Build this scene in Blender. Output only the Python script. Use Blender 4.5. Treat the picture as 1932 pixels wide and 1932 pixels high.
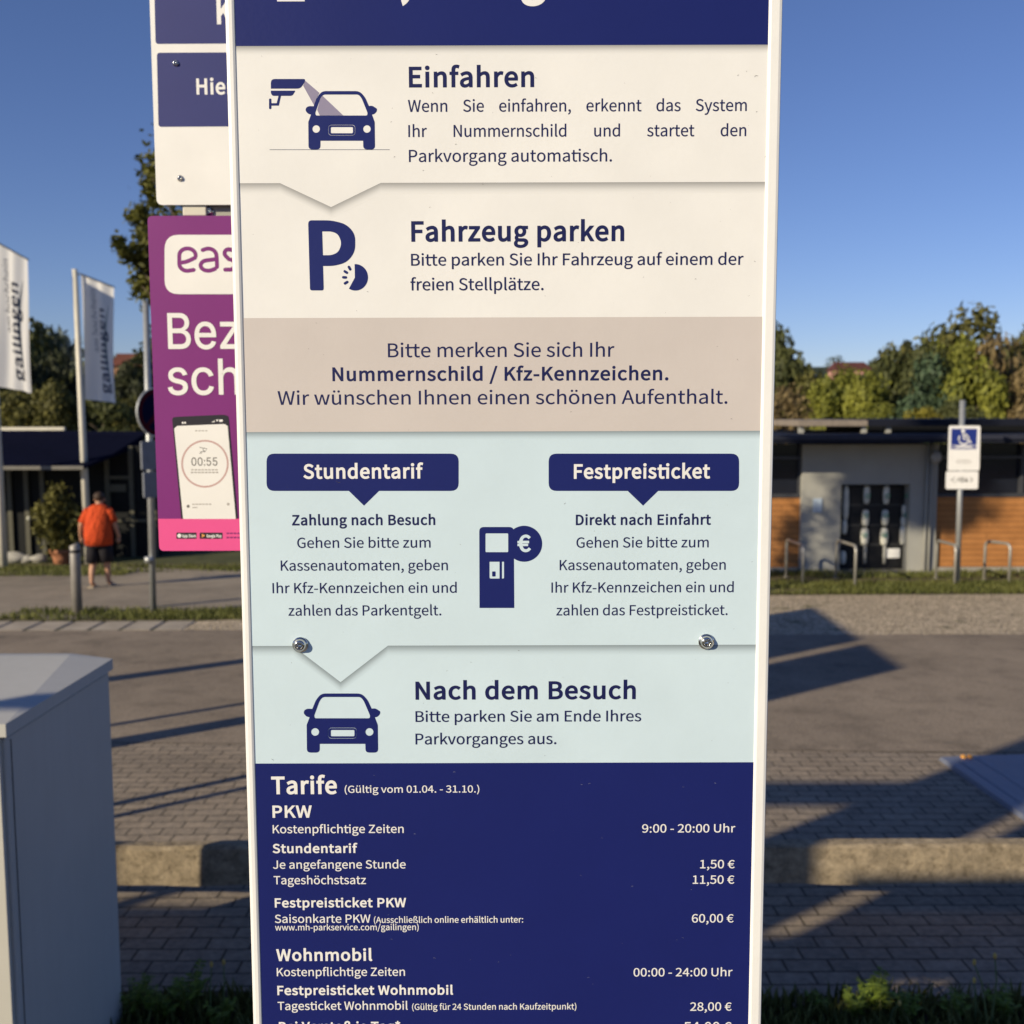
import bpy, bmesh, math, random
from mathutils import Vector, Matrix
R = math.radians
for o in list(bpy.data.objects): bpy.data.objects.remove(o)
SC = bpy.context.scene
COL = SC.collection

# ------------------------------------------------------------------ camera
F = 1937.0                       # focal length in units of a 1932-unit wide picture
CAM = Vector((0, 0, 2.3))
PITCH, ROLL = R(5.41), -0.0027
fw = Vector((0, math.cos(PITCH), -math.sin(PITCH)))
r0 = Vector((1, 0, 0)); u0 = Vector((0, math.sin(PITCH), math.cos(PITCH)))
rt = r0 * math.cos(ROLL) + u0 * math.sin(ROLL)
up = u0 * math.cos(ROLL) - r0 * math.sin(ROLL)
cd = bpy.data.cameras.new('camera'); cam = bpy.data.objects.new('camera', cd); COL.objects.link(cam)
cam.matrix_world = Matrix(((rt.x, up.x, -fw.x, CAM.x), (rt.y, up.y, -fw.y, CAM.y), (rt.z, up.z, -fw.z, CAM.z), (0, 0, 0, 1)))
cd.sensor_width = 36; cd.lens = 36 * F / 1932; cd.clip_end = 3000; cd.clip_start = 0.05
cd.dof.use_dof = True; cd.dof.focus_distance = 1.2; cd.dof.aperture_fstop = 7.8
SC.camera = cam

# ------------------------------------------------------------------ sky, sun, exposure
SUN_EL = R(22)
LX, LY = 0.777, 0.629            # horizontal direction the light travels in
w = bpy.data.worlds.new('World'); SC.world = w; w.use_nodes = True
nt = w.node_tree; bg = nt.nodes['Background']
sky = nt.nodes.new('ShaderNodeTexSky'); sky.sky_type = 'NISHITA'; sky.sun_disc = False
sky.sun_elevation = SUN_EL; sky.sun_rotation = R(180) + math.atan2(LX, LY)
sky.altitude = 400; sky.air_density = 1.0; sky.dust_density = 0.0; sky.ozone_density = 3.0
tint = nt.nodes.new('ShaderNodeMix'); tint.data_type = 'RGBA'; tint.blend_type = 'MULTIPLY'; tint.inputs[0].default_value = 1
tint.inputs[7].default_value = (0.76, 0.78, 1.06, 1)      # the camera's warm white balance
nt.links.new(sky.outputs[0], tint.inputs[6]); nt.links.new(tint.outputs[2], bg.inputs[0]); bg.inputs[1].default_value = 0.085
sd = bpy.data.lights.new('sun', 'SUN'); so = bpy.data.objects.new('sun', sd); COL.objects.link(so)
sd.energy = 5.0; sd.angle = R(0.53); sd.color = (1.0, 0.87, 0.63)
ldir = Vector((LX * math.cos(SUN_EL), LY * math.cos(SUN_EL), -math.sin(SUN_EL)))
so.rotation_euler = ldir.to_track_quat('-Z', 'Y').to_euler(); so.location = (-8, -8, 12)
vs = SC.view_settings; vs.view_transform = 'Standard'; vs.look = 'None'; vs.gamma = 1; vs.exposure = 0.15
SC.cycles.max_bounces = 6; SC.cycles.use_denoising = True

# ------------------------------------------------------------------ helpers
SLOPE = 0.04                     # the car park falls gently towards the river
def G(y): return 0.0 if y < 0 else (-SLOPE * y if y < 22 else -SLOPE * 22)
def ray(px, py): return fw + rt * ((px - 966) / F) + up * ((966 - py) / F)
def W(px, py, Y):                # point of the vertical plane y = Y seen at that place of the picture
    d = ray(px, py); return CAM + d * ((Y - CAM.y) / d.y)
def GP(px, py):                  # point of the sloping ground seen there
    d = ray(px, py); return CAM + d * (CAM.z / (-d.z - SLOPE * d.y))
WORLD = {}
class MB:
    def __init__(s): s.v = []; s.f = []; s.sm = []
    def add(s, vs, fs, smooth=False):
        b = len(s.v); s.v += [Vector(p) for p in vs]; s.f += [tuple(b + i for i in f) for f in fs]; s.sm += [smooth] * len(fs); return s
    def box(s, a, b):
        x0, y0, z0 = a; x1, y1, z1 = b
        return s.add([(x0,y0,z0),(x1,y0,z0),(x1,y1,z0),(x0,y1,z0),(x0,y0,z1),(x1,y0,z1),(x1,y1,z1),(x0,y1,z1)],
              [(0,3,2,1),(4,5,6,7),(0,1,5,4),(1,2,6,5),(2,3,7,6),(3,0,4,7)])
    def bbox(s, a, b, bev=0.01, seg=2):     # bevelled box
        bm = bmesh.new(); bmesh.ops.create_cube(bm, size=1)
        c = (Vector(a) + Vector(b)) / 2; d = Vector(b) - Vector(a)
        for v in bm.verts: v.co = Vector((v.co.x * d.x, v.co.y * d.y, v.co.z * d.z)) + c
        bmesh.ops.bevel(bm, geom=bm.edges[:], offset=bev, segments=seg, affect='EDGES', profile=0.5)
        bm.verts.index_update()
        s.add([v.co.copy() for v in bm.verts], [tuple(v.index for v in f.verts) for f in bm.faces]); bm.free(); return s
    def tube(s, pts, rad, n=10, cap=True):
        pts = [Vector(p) for p in pts]
        rad = rad if isinstance(rad, (list, tuple)) else [rad] * len(pts)
        vs = []; fs = []
        ref = None
        for i, p in enumerate(pts):
            t = (pts[min(i + 1, len(pts) - 1)] - pts[max(i - 1, 0)]).normalized()
            if ref is None: ref = t.orthogonal().normalized()
            ref = (ref - t * ref.dot(t)).normalized(); b = t.cross(ref)
            for k in range(n):
                a = 2 * math.pi * k / n
                vs.append(p + (ref * math.cos(a) + b * math.sin(a)) * rad[i])
        for i in range(len(pts) - 1):
            for k in range(n):
                fs.append((i*n + k, i*n + (k+1) % n, (i+1)*n + (k+1) % n, (i+1)*n + k))
        s.add(vs, fs, True)
        if cap:
            m = len(pts) - 1; b = len(s.v) - len(vs)
            s.f += [tuple(b + k for k in reversed(range(n))), tuple(b + m*n + k for k in range(n))]; s.sm += [False, False]
        return s
    def rings(s, rings, cap=True):          # loft through closed rings of equal count
        n = len(rings[0]); vs = [p for r in rings for p in r]; fs = []
        for i in range(len(rings) - 1):
            for k in range(n): fs.append((i*n + k, i*n + (k+1) % n, (i+1)*n + (k+1) % n, (i+1)*n + k))
        b = len(s.v); s.add(vs, fs, True)
        if cap:
            s.f += [tuple(b + k for k in reversed(range(n))), tuple(b + (len(rings)-1)*n + k for k in range(n))]; s.sm += [True, True]
        return s
    def prism(s, poly, fn, d0, d1):         # polygon (u,v) extruded between depths; fn(u,v,d) -> point
        n = len(poly)
        return s.add([fn(u, v, d0) for u, v in poly] + [fn(u, v, d1) for u, v in poly],
              [tuple(range(n)), tuple(reversed(range(n, 2*n)))] + [(i, n + i, n + (i+1) % n, (i+1) % n) for i in range(n)])
    def sphere(s, c, r, nu=12, nv=8):
        c = Vector(c); r = Vector(r) if not isinstance(r, (int, float)) else Vector((r, r, r))
        vs = [c + Vector((0, 0, -r.z))]; fs = []
        for j in range(1, nv):
            t = -math.pi/2 + math.pi * j / nv
            for k in range(nu):
                a = 2*math.pi*k/nu; vs.append(c + Vector((r.x*math.cos(t)*math.cos(a), r.y*math.cos(t)*math.sin(a), r.z*math.sin(t))))
        vs.append(c + Vector((0, 0, r.z))); L = len(vs) - 1
        for k in range(nu): fs.append((0, 1 + (k+1) % nu, 1 + k)); fs.append((L, L - nu + k, L - nu + (k+1) % nu))
        for j in range(nv - 2):
            for k in range(nu):
                a = 1 + j*nu; fs.append((a + k, a + (k+1) % nu, a + nu + (k+1) % nu, a + nu + k))
        return s.add(vs, fs, True)
    def build(s, name, mat, parent=None, loc=None, fix=True):
        org = Vector(loc) if loc is not None else (WORLD[parent.name] if parent else Vector((0, 0, 0)))
        me = bpy.data.meshes.new(name)
        me.from_pydata([v - org for v in s.v], [], s.f)
        for p, sm in zip(me.polygons, s.sm): p.use_smooth = sm
        if fix:
            bm = bmesh.new(); bm.from_mesh(me); bmesh.ops.recalc_face_normals(bm, faces=bm.faces); bm.to_mesh(me); bm.free()
        me.materials.append(mat)
        return link(name, me, parent, org)
def link(name, me, parent, org):
    o = bpy.data.objects.new(name, me); COL.objects.link(o)
    if parent: o.parent = parent; o.location = org - WORLD[parent.name]
    else: o.location = org
    WORLD[o.name] = Vector(org); return o
def thing(name, label, cat, loc, group=None):
    o = bpy.data.objects.new(name, None); COL.objects.link(o); o.location = loc; o.empty_display_size = 0.2
    WORLD[o.name] = Vector(loc); return tag(o, label, cat, group)
def tag(o, label, cat, group=None, kind=None):
    o['label'] = label; o['category'] = cat
    if group: o['group'] = group
    if kind: o['kind'] = kind
    return o
def structure(o): o['kind'] = 'structure'; return o
def copy_tree(src, loc, label, group=None):        # a thing, its parts and their sub-parts
    c = src.copy(); COL.objects.link(c); c.location = loc; c['label'] = label; WORLD[c.name] = Vector(loc)
    if group: c['group'] = group
    for ch in list(src.children):
        d = ch.copy(); COL.objects.link(d); d.parent = c
        for g in list(ch.children):
            e = g.copy(); COL.objects.link(e); e.parent = d
    return c

# ------------------------------------------------------------------ materials
class NM:
    def __init__(s, name, rough=0.6, spec=0.4, metal=0):
        s.m = bpy.data.materials.new(name); s.m.use_nodes = True; s.t = s.m.node_tree; s.b = s.t.nodes['Principled BSDF']
        s.b.inputs['Roughness'].default_value = rough; s.b.inputs['Specular IOR Level'].default_value = spec; s.b.inputs['Metallic'].default_value = metal
        s.tc = s.t.nodes.new('ShaderNodeTexCoord').outputs['Object']
    def n(s, kind, **kw):
        nd = s.t.nodes.new('ShaderNode' + kind)
        for k, v in kw.items():
            if k in nd.inputs.keys(): nd.inputs[k].default_value = v
            else: setattr(nd, k, v)
        return nd
    def l(s, a, b): s.t.links.new(a, b)
    def noise(s, scale, detail=4, rough=0.6, vec=None):
        nd = s.n('TexNoise', Scale=scale, Detail=detail, Roughness=rough); s.l(vec or s.tc, nd.inputs['Vector']); return nd.outputs['Fac']
    def ramp(s, fac, stops):
        nd = s.n('ValToRGB'); e = nd.color_ramp.elements
        while len(e) < len(stops): e.new(0.5)
        for x, (p, c) in zip(e, stops): x.position = p; x.color = (*c, 1)
        s.l(fac, nd.inputs[0]); return nd.outputs[0]
    def mix(s, fac, a, b, blend='MIX'):
        nd = s.n('Mix', data_type='RGBA', blend_type=blend)
        for i, x in ((0, fac), (6, a), (7, b)):
            if hasattr(x, 'is_output'): s.l(x, nd.inputs[i])
            else: nd.inputs[i].default_value = x if i == 0 else (*x, 1)
        return nd.outputs[2]
    def color(s, x):
        if hasattr(x, 'is_output'): s.l(x, s.b.inputs['Base Color'])
        else: s.b.inputs['Base Color'].default_value = (*x, 1)
        return s
    def bump(s, h, dist=0.01, strength=0.6):
        nd = s.n('Bump', Strength=strength, Distance=dist); s.l(h, nd.inputs['Height']); s.l(nd.outputs[0], s.b.inputs['Normal']); return s
def plain(name, c, rough=0.6, spec=0.4, metal=0, var=0.12, scale=6.0, bump=0.0):
    m = NM(name, rough, spec, metal); f = m.noise(scale, 5)
    m.color(m.ramp(f, [(0.3, tuple(x * (1 - var) for x in c)), (0.7, tuple(min(1, x * (1 + var)) for x in c))]))
    if bump: m.bump(m.noise(scale * 14, 3), bump, 0.5)
    return m.m
def leafy(name, dark, light, scale=0.5):
    m = NM(name, 0.6, 0.25); f = m.noise(scale, 3)
    gi = m.n('NewGeometry').outputs['Random Per Island']
    c1 = m.ramp(f, [(0.35, dark), (0.68, light)])
    c2 = m.mix(0.5, c1, m.ramp(gi, [(0.0, tuple(x * 0.55 for x in dark)), (1.0, tuple(min(1, x * 1.25) for x in light))]))
    m.color(c2)
    tr = m.n('BsdfTranslucent'); m.l(c2, tr.inputs[0])
    ms = m.n('MixShader', ); ms.inputs[0].default_value = 0.28
    m.l(m.b.outputs[0], ms.inputs[1]); m.l(tr.outputs[0], ms.inputs[2])
    m.l(ms.outputs[0], m.t.nodes['Material Output'].inputs[0]); return m.m
GLYPHS = {
'(':(461,'326,-267 402,-233 361,-159 326,-81 296,-1 272,81 253,165 240,251 232,337 229,424 232,511 240,597 253,682 272,766 296,848 326,928 361,1006 402,1080 326,1116 281,1038 242,959 207,878 179,794 156,707 139,616 129,522 126,424 129,326 139,231 156,141 179,54 207,-30 242,-111 281,-190'),
')':(461,'135,-267 180,-190 219,-111 254,-30 282,54 305,141 322,231 332,326 336,424 332,522 322,616 305,707 282,794 254,878 219,959 180,1038 135,1116 57,1080 99,1006 134,928 165,848 189,766 209,682 222,597 231,511 233,424 231,337 222,251 209,165 189,81 165,-1 134,-81 99,-159 57,-233'),
'*':(637,'210,643 319,772 426,643 486,685 398,828 547,891 524,960 368,922 355,1086 281,1086 267,921 112,960 89,891 236,828 150,685'),
',':(379,'102,-259 146,-237 185,-211 219,-181 248,-146 271,-108 288,-67 298,-22 302,26 294,87 286,112 258,150 240,162 220,169 178,170 144,159 119,136 104,104 104,65 110,48 130,20 159,3 176,-1 209,-1 199,-59 172,-110 129,-153 72,-186'),
'-':(473,'63,334 412,334 412,430 63,430'),
'.':(379,'190,-18 224,-11 253,8 273,38 280,76 273,115 253,146 224,165 190,172 154,165 126,146 107,115 100,76 107,38 126,8 154,-11'),
'/':(535,'15,-244 106,-244 514,1083 424,1083'),
'0':(757,'379,-18 447,-10 508,15 561,55 606,112 642,185 668,275 685,381 690,503 685,625 668,730 642,818 606,891 561,946 508,986 447,1010 379,1018 311,1010 250,986 197,946 152,891 116,818 90,730 74,625 68,503 74,381 90,275 116,185 152,112 197,55 250,15 311,-10|379,83 339,89 302,108 269,139 241,183 219,242 202,314 192,401 188,503 192,605 202,692 219,763 241,821 269,865 302,896 339,914 379,920 420,914 457,896 489,865 517,821 540,763 556,692 567,605 570,503 567,401 556,314 540,242 517,183 489,139 457,108 420,89'),
'1':(757,'120,0 668,0 668,104 468,104 468,1000 372,1000 282,959 165,929 165,850 344,850 344,104 120,104'),
'2':(757,'60,0 689,0 689,108 393,108 248,98 409,262 476,341 533,420 579,497 613,573 634,649 641,724 636,788 621,845 596,895 562,938 520,972 470,997 413,1012 349,1018 303,1015 261,1007 221,995 150,957 117,932 55,872 127,801 171,847 195,867 247,898 275,908 334,917 378,913 415,902 447,884 473,861 493,832 507,798 516,760 518,719 512,653 491,584 456,512 407,435 343,353 264,266 170,173 60,74'),
'3':(757,'359,-18 424,-13 485,2 539,25 587,58 626,99 656,147 674,204 681,267 676,317 664,361 645,401 619,435 588,465 552,489 512,508 469,521 469,528 507,544 542,564 572,588 598,616 619,648 634,685 643,724 647,768 641,824 625,874 599,917 564,952 521,980 472,1001 416,1013 355,1018 273,1009 201,984 135,946 76,899 143,820 189,859 238,890 292,910 321,915 388,914 421,905 450,892 475,873 494,851 508,824 517,793 520,759 516,719 506,683 487,651 459,623 422,600 374,582 314,571 243,568 243,472 323,468 389,458 443,441 485,417 517,388 538,354 550,315 554,271 550,231 539,194 521,162 497,136 468,114 433,99 394,89 351,86 310,88 238,106 178,138 104,201 40,120 95,68 165,24 207,7 253,-6 303,-15'),
'4':(757,'464,0 581,0 581,276 715,276 715,375 581,375 581,1000 443,1000 27,357 27,276 464,276|464,375 157,375 385,716 465,864 471,864 464,702'),
'5':(757,'357,-18 420,-12 479,5 535,33 584,72 626,120 657,179 678,247 685,325 679,402 661,468 633,523 596,567 551,601 500,625 444,639 362,643 303,633 233,604 259,894 636,894 636,1000 150,1000 117,533 184,491 225,516 264,535 327,549 396,546 436,534 471,515 501,490 525,457 543,418 554,373 558,322 554,270 541,224 522,183 496,149 465,122 428,102 388,90 345,86 304,88 231,106 171,136 100,196 37,115 94,66 164,23 205,7 251,-6 301,-15'),
'6':(757,'411,-18 468,-12 521,6 570,34 613,72 648,119 675,174 693,237 698,307 693,381 679,445 655,499 623,543 583,577 535,601 481,616 420,621 361,613 301,589 272,572 218,527 194,501 201,607 217,696 241,768 273,824 310,866 353,894 401,910 452,915 474,914 496,910 539,895 577,871 610,839 681,915 635,957 581,989 519,1010 484,1016 446,1018 375,1011 307,988 244,950 189,894 142,820 107,727 84,613 76,477 83,361 102,261 132,176 172,106 221,52 278,13 341,-10|196,401 221,433 273,482 300,499 351,521 400,528 442,524 479,512 510,494 535,468 555,436 569,398 577,355 580,307 576,258 567,214 551,175 531,143 506,116 477,97 445,85 411,80 366,86 326,101 291,127 262,163 237,209 218,264 204,328'),
'7':(757,'270,0 400,0 407,140 419,268 438,386 465,497 501,604 551,709 614,815 693,925 693,1000 67,1000 67,894 553,894 485,792 428,692 382,591 344,487 315,377 294,261 279,136'),
'8':(757,'382,-18 449,-13 510,2 563,26 608,57 645,95 672,139 689,188 694,240 691,289 680,332 664,371 643,405 590,460 527,503 527,510 572,553 594,579 633,641 647,676 656,713 659,752 654,807 640,858 617,903 586,941 546,972 500,996 445,1010 385,1015 328,1010 276,997 230,975 189,945 156,908 131,865 116,816 111,761 113,723 121,688 134,655 171,598 194,573 246,531 246,525 178,480 148,451 120,418 96,382 78,341 67,297 63,248 69,193 87,142 115,96 153,57 199,26 254,2 315,-13|450,543 365,580 292,625 264,652 242,684 229,720 224,761 227,796 236,827 250,855 269,878 292,897 319,911 350,919 383,922 421,919 455,909 484,892 508,871 527,845 541,815 550,781 553,745 551,718 538,664 512,614 494,589|383,75 340,79 300,89 264,105 233,127 208,154 189,186 177,221 173,259 176,294 196,359 232,416 256,442 311,486 412,443 497,394 529,365 554,331 570,291 576,244 572,208 562,176 545,147 523,122 495,102 462,87 425,78'),
'9':(757,'321,-18 390,-10 456,13 518,53 572,111 618,188 653,284 676,403 683,543 677,655 658,751 628,833 587,900 538,951 480,988 416,1010 347,1018 290,1012 236,994 188,966 145,929 110,882 83,826 66,763 60,693 65,620 80,557 103,503 135,459 175,424 222,399 276,384 336,379 398,388 429,398 488,430 542,474 566,501 558,394 541,305 517,233 486,177 449,136 408,107 364,91 317,86 292,87 269,91 224,106 183,130 147,162 79,85 125,44 180,11 245,-10|565,606 539,573 487,521 460,503 407,479 356,472 314,476 278,488 247,507 222,532 203,564 189,602 180,645 177,693 181,742 190,787 206,826 226,859 251,885 280,905 313,917 348,921 393,916 433,901 469,875 499,841 524,796 543,742 557,678'),
':':(379,'190,532 224,539 253,558 273,588 280,628 273,666 253,696 224,716 190,723 154,716 126,696 107,666 100,628 107,588 126,558 154,539|190,-18 224,-11 253,8 273,38 280,76 273,115 253,146 224,165 190,172 154,165 126,146 107,115 100,76 107,38 126,8 154,-11'),
'A':(829,'5,0 132,0 229,306 595,306 690,0 824,0 484,1000 344,1000|261,405 349,685 409,898 415,898 563,405'),
'B':(896,'138,0 456,0 536,5 609,18 674,41 729,73 774,114 807,165 828,224 835,293 831,342 820,385 802,423 778,455 748,482 713,504 674,521 632,532 632,539 665,553 694,571 719,594 740,621 756,651 768,684 775,719 778,756 771,817 752,868 722,910 681,944 631,969 573,987 507,997 434,1000 138,1000|263,576 263,900 417,900 473,898 521,892 561,880 594,864 620,842 639,814 650,780 653,739 650,703 640,671 622,643 597,619 564,601 522,587 472,579|263,101 263,477 438,477 500,475 555,467 602,453 640,434 671,409 693,378 706,341 711,297 706,250 692,210 670,176 639,149 600,128 553,113 499,104'),
'D':(939,'138,0 393,0 499,9 593,34 673,76 739,133 790,205 828,291 850,391 858,503 850,616 828,716 790,801 738,871 671,927 590,967 496,992 387,1000 138,1000|263,104 263,898 377,898 459,891 531,872 592,840 641,796 679,740 707,672 723,593 729,503 723,414 707,334 679,266 641,209 592,164 531,131 459,111 377,104'),
'E':(804,'138,0 729,0 729,108 263,108 263,472 643,472 643,580 263,580 263,894 714,894 714,1000 138,1000'),
'F':(753,'138,0 263,0 263,449 645,449 645,555 263,555 263,894 714,894 714,1000 138,1000'),
'G':(940,'531,-18 626,-9 711,15 783,52 839,98 839,518 510,518 510,413 723,413 723,151 688,127 645,108 595,97 543,93 467,100 400,121 343,156 296,203 258,263 231,333 214,413 209,503 215,592 232,672 261,741 299,799 348,845 404,879 469,900 542,907 577,905 610,900 668,880 716,850 757,813 825,895 776,939 712,979 633,1007 587,1015 538,1018 442,1009 354,982 276,939 209,880 154,805 114,717 88,614 79,499 88,384 113,282 153,193 206,119 272,60 349,17 436,-9'),
'H':(993,'138,0 263,0 263,472 730,472 730,0 857,0 857,1000 730,1000 730,581 263,581 263,1000 138,1000'),
'I':(400,'138,0 263,0 263,1000 138,1000'),
'J':(730,'323,-18 391,-11 449,7 496,35 534,73 563,119 583,172 595,230 599,293 599,1000 472,1000 472,306 470,253 462,208 450,172 432,142 409,120 382,105 349,96 311,93 260,99 214,119 193,135 155,178 138,206 48,141 71,104 98,72 127,45 160,23 196,5 235,-8 277,-15'),
'K':(881,'138,0 263,0 263,317 435,521 735,0 876,0 514,621 828,1000 685,1000 266,498 263,498 263,1000 138,1000'),
'N':(986,'138,0 256,0 256,565 241,838 247,838 355,632 719,0 849,0 849,1000 729,1000 729,441 746,164 739,164 632,370 266,1000 138,1000'),
'P':(864,'138,0 263,0 263,398 428,398 507,403 579,417 641,440 695,473 738,516 770,569 790,633 797,707 790,782 770,845 737,895 694,935 640,965 576,985 503,996 423,1000 138,1000|263,501 263,898 468,895 522,888 568,876 605,857 634,831 655,798 667,757 671,707 667,657 655,614 636,579 608,550 571,528 527,513 474,504'),
'S':(813,'415,-18 489,-12 556,4 614,30 663,65 702,107 731,155 748,208 754,266 750,318 739,363 720,403 695,437 665,466 591,514 377,607 320,636 272,675 255,700 244,729 240,763 243,794 253,823 269,847 291,868 318,885 350,897 386,905 427,907 493,901 524,893 580,869 606,853 655,814 720,895 662,945 592,983 513,1009 427,1018 361,1013 301,998 248,975 201,943 164,905 136,859 118,809 112,753 117,702 131,657 152,618 179,585 210,557 280,513 493,418 553,386 578,367 598,346 613,321 623,291 626,255 623,220 612,189 595,161 571,138 541,119 505,105 463,96 416,93 377,95 339,102 266,127 199,166 141,217 65,130 136,69 219,22 265,5 312,-7 363,-15'),
'T':(817,'345,0 472,0 472,894 775,894 775,1000 42,1000 42,894 345,894'),
'U':(984,'492,-18 566,-12 634,4 695,34 748,77 791,135 824,210 844,301 851,412 851,1000 730,1000 730,409 725,327 711,259 690,204 661,161 626,130 585,108 541,97 492,93 445,97 401,108 361,130 327,161 298,204 277,259 264,327 259,409 259,1000 134,1000 134,412 141,301 161,210 193,135 236,77 289,34 350,4 418,-12'),
'V':(784,'321,0 467,0 784,1000 656,1000 398,128 393,128 380,171 134,1000 1,1000'),
'W':(1198,'247,0 397,0 546,603 596,831 602,831 651,603 802,0 955,0 1161,1000 1041,1000 933,456 879,131 870,131 799,456 660,1000 544,1000 407,456 336,131 330,131 165,1000 35,1000'),
'Z':(823,'68,0 759,0 759,108 224,108 752,925 752,1000 116,1000 116,894 596,894 68,76'),
'a':(768,'296,-18 363,-9 427,13 486,47 542,89 546,89 557,0 659,0 659,456 655,522 644,581 626,633 599,677 563,712 519,738 466,754 402,760 358,758 275,741 202,713 112,663 160,577 233,620 289,642 350,654 382,656 423,652 457,640 484,622 504,599 518,570 528,539 535,469 425,454 331,434 253,409 189,378 141,341 107,299 87,249 80,192 85,145 97,103 116,67 142,37 173,13 210,-4 251,-14|332,83 280,90 258,98 238,110 223,126 211,147 203,171 201,201 205,235 218,266 240,294 274,318 319,340 377,358 449,374 535,386 535,180 482,138 433,108 383,89'),
'b':(843,'452,-18 514,-11 573,9 628,42 676,87 716,144 747,212 767,292 774,382 769,464 754,538 731,602 698,657 656,701 605,733 546,753 479,760 448,758 386,742 327,714 246,656 251,789 251,1086 126,1086 126,0 225,0 236,76 241,76 292,37 345,7 399,-11|431,87 391,91 347,104 299,128 251,164 251,554 302,597 352,629 401,648 447,655 497,650 538,635 572,612 599,580 619,540 633,493 641,440 644,381 640,316 628,258 609,207 584,165 552,132 516,107 476,92'),
'c':(696,'417,-18 483,-11 546,7 604,36 658,75 603,160 545,118 478,92 428,86 379,91 335,106 296,131 263,164 236,205 216,253 203,309 199,370 204,431 217,486 237,535 265,576 299,610 339,634 384,650 432,655 474,650 512,637 547,617 580,591 643,673 601,706 552,734 494,753 427,760 357,753 291,734 230,702 177,657 133,602 100,535 78,457 71,370 78,283 97,206 129,139 171,84 221,40 280,8 346,-11'),
'd':(846,'378,-18 442,-9 502,13 556,47 603,87 607,87 618,0 720,0 720,1086 595,1086 595,801 602,674 530,725 480,747 424,758 393,760 331,753 271,733 217,700 169,655 129,599 99,532 79,455 72,370 78,282 94,205 120,139 156,83 200,40 252,8 311,-11|405,87 359,92 319,107 283,130 254,162 231,203 214,251 204,308 201,371 205,432 217,487 237,535 263,576 295,610 331,634 371,650 415,655 460,651 505,637 549,613 595,577 595,188 549,144 503,112 455,93'),
'e':(756,'426,-18 497,-12 560,4 617,28 668,57 625,141 561,106 491,86 439,82 389,87 343,100 302,122 267,152 238,190 216,234 201,284 194,341 693,341 698,412 694,488 679,556 655,615 622,665 579,706 529,735 470,754 402,760 340,753 279,733 223,700 173,655 131,599 99,533 78,456 71,370 78,283 99,206 131,140 174,84 226,40 287,8 354,-11|192,430 202,482 217,528 239,567 265,600 296,626 330,645 366,656 405,660 446,657 483,645 514,627 541,601 562,569 577,529 586,483 589,430'),
'f':(443,'45,640 146,640 146,0 270,0 270,640 427,640 427,741 270,741 270,858 277,921 296,967 311,983 329,995 350,1002 385,1004 427,996 458,984 486,1080 444,1094 396,1102 362,1104 310,1099 266,1087 229,1066 198,1038 175,1003 159,961 149,913 146,741 45,734'),
'g':(769,'375,-341 457,-336 530,-320 595,-296 649,-264 692,-226 724,-183 744,-135 750,-85 746,-42 734,-5 714,25 685,49 649,68 605,81 553,89 312,93 262,105 244,114 223,140 217,172 221,200 238,233 265,261 304,245 346,236 374,235 429,239 481,253 527,275 567,304 600,341 624,385 640,436 645,492 641,539 629,580 610,616 585,645 737,645 737,741 479,741 445,752 404,758 374,760 319,755 268,741 221,719 180,688 145,650 119,605 103,553 97,495 105,432 115,403 141,352 158,331 194,296 194,291 164,266 138,234 119,196 114,175 113,132 123,95 141,65 179,31 179,25 132,-10 114,-30 86,-73 71,-119 70,-143 75,-188 92,-228 119,-262 155,-290 199,-312 251,-328 310,-338|374,319 343,322 314,332 287,347 264,367 244,392 230,422 220,457 217,495 220,534 229,568 244,598 263,623 286,642 313,657 342,666 374,668 406,666 436,657 463,642 486,623 505,598 520,568 529,534 532,495 529,457 519,422 505,392 485,367 462,347 435,332 405,322|393,-255 345,-253 302,-246 266,-235 235,-220 211,-201 193,-179 182,-154 180,-110 196,-61 220,-30 254,0 327,-10 477,-11 542,-16 589,-32 606,-45 618,-61 625,-81 628,-105 623,-133 611,-161 591,-186 564,-209 530,-228 490,-242 444,-252'),
'h':(828,'126,0 251,0 251,538 303,587 351,622 400,644 453,651 487,648 516,639 541,625 560,604 575,577 585,543 593,453 593,0 718,0 718,469 714,536 704,594 687,644 663,685 631,718 592,741 546,755 491,760 420,750 356,723 299,684 246,636 251,789 251,1086 126,1086'),
'i':(375,'126,0 251,0 251,741 126,741|188,894 222,899 248,916 265,943 271,977 265,1010 248,1035 222,1051 188,1057 155,1051 129,1035 112,1010 106,977 112,943 129,916 155,899'),
'j':(375,'48,-330 99,-326 142,-313 177,-292 205,-264 226,-229 240,-187 248,-139 251,-85 251,741 127,741 127,-85 123,-145 109,-191 97,-208 81,-220 61,-228 35,-231 -3,-226 -35,-217 -60,-311 -13,-325|188,894 221,899 248,916 265,943 271,977 265,1010 248,1035 221,1051 188,1057 155,1051 128,1035 111,1010 105,977 111,943 128,916 155,899'),
'k':(753,'126,0 248,0 248,195 387,357 604,0 739,0 460,442 707,741 568,741 254,351 248,351 248,1086 126,1086'),
'l':(387,'256,-18 290,-16 329,-7 311,89 285,86 272,89 257,106 252,126 251,1086 126,1086 127,110 142,49 156,25 174,7 197,-7 224,-15'),
'm':(1263,'126,0 251,0 251,538 300,587 348,623 393,644 437,651 470,648 498,639 522,625 541,604 556,577 566,543 574,453 574,0 698,0 698,538 749,587 797,623 842,644 885,651 918,648 947,639 970,625 990,604 1004,577 1015,543 1023,453 1023,0 1147,0 1147,469 1144,536 1134,594 1116,644 1092,685 1061,718 1022,741 977,755 924,760 890,757 858,749 796,720 736,675 678,618 650,677 630,701 607,722 581,738 549,750 514,757 473,760 409,750 349,723 294,683 240,633 228,741 126,741'),
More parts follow.
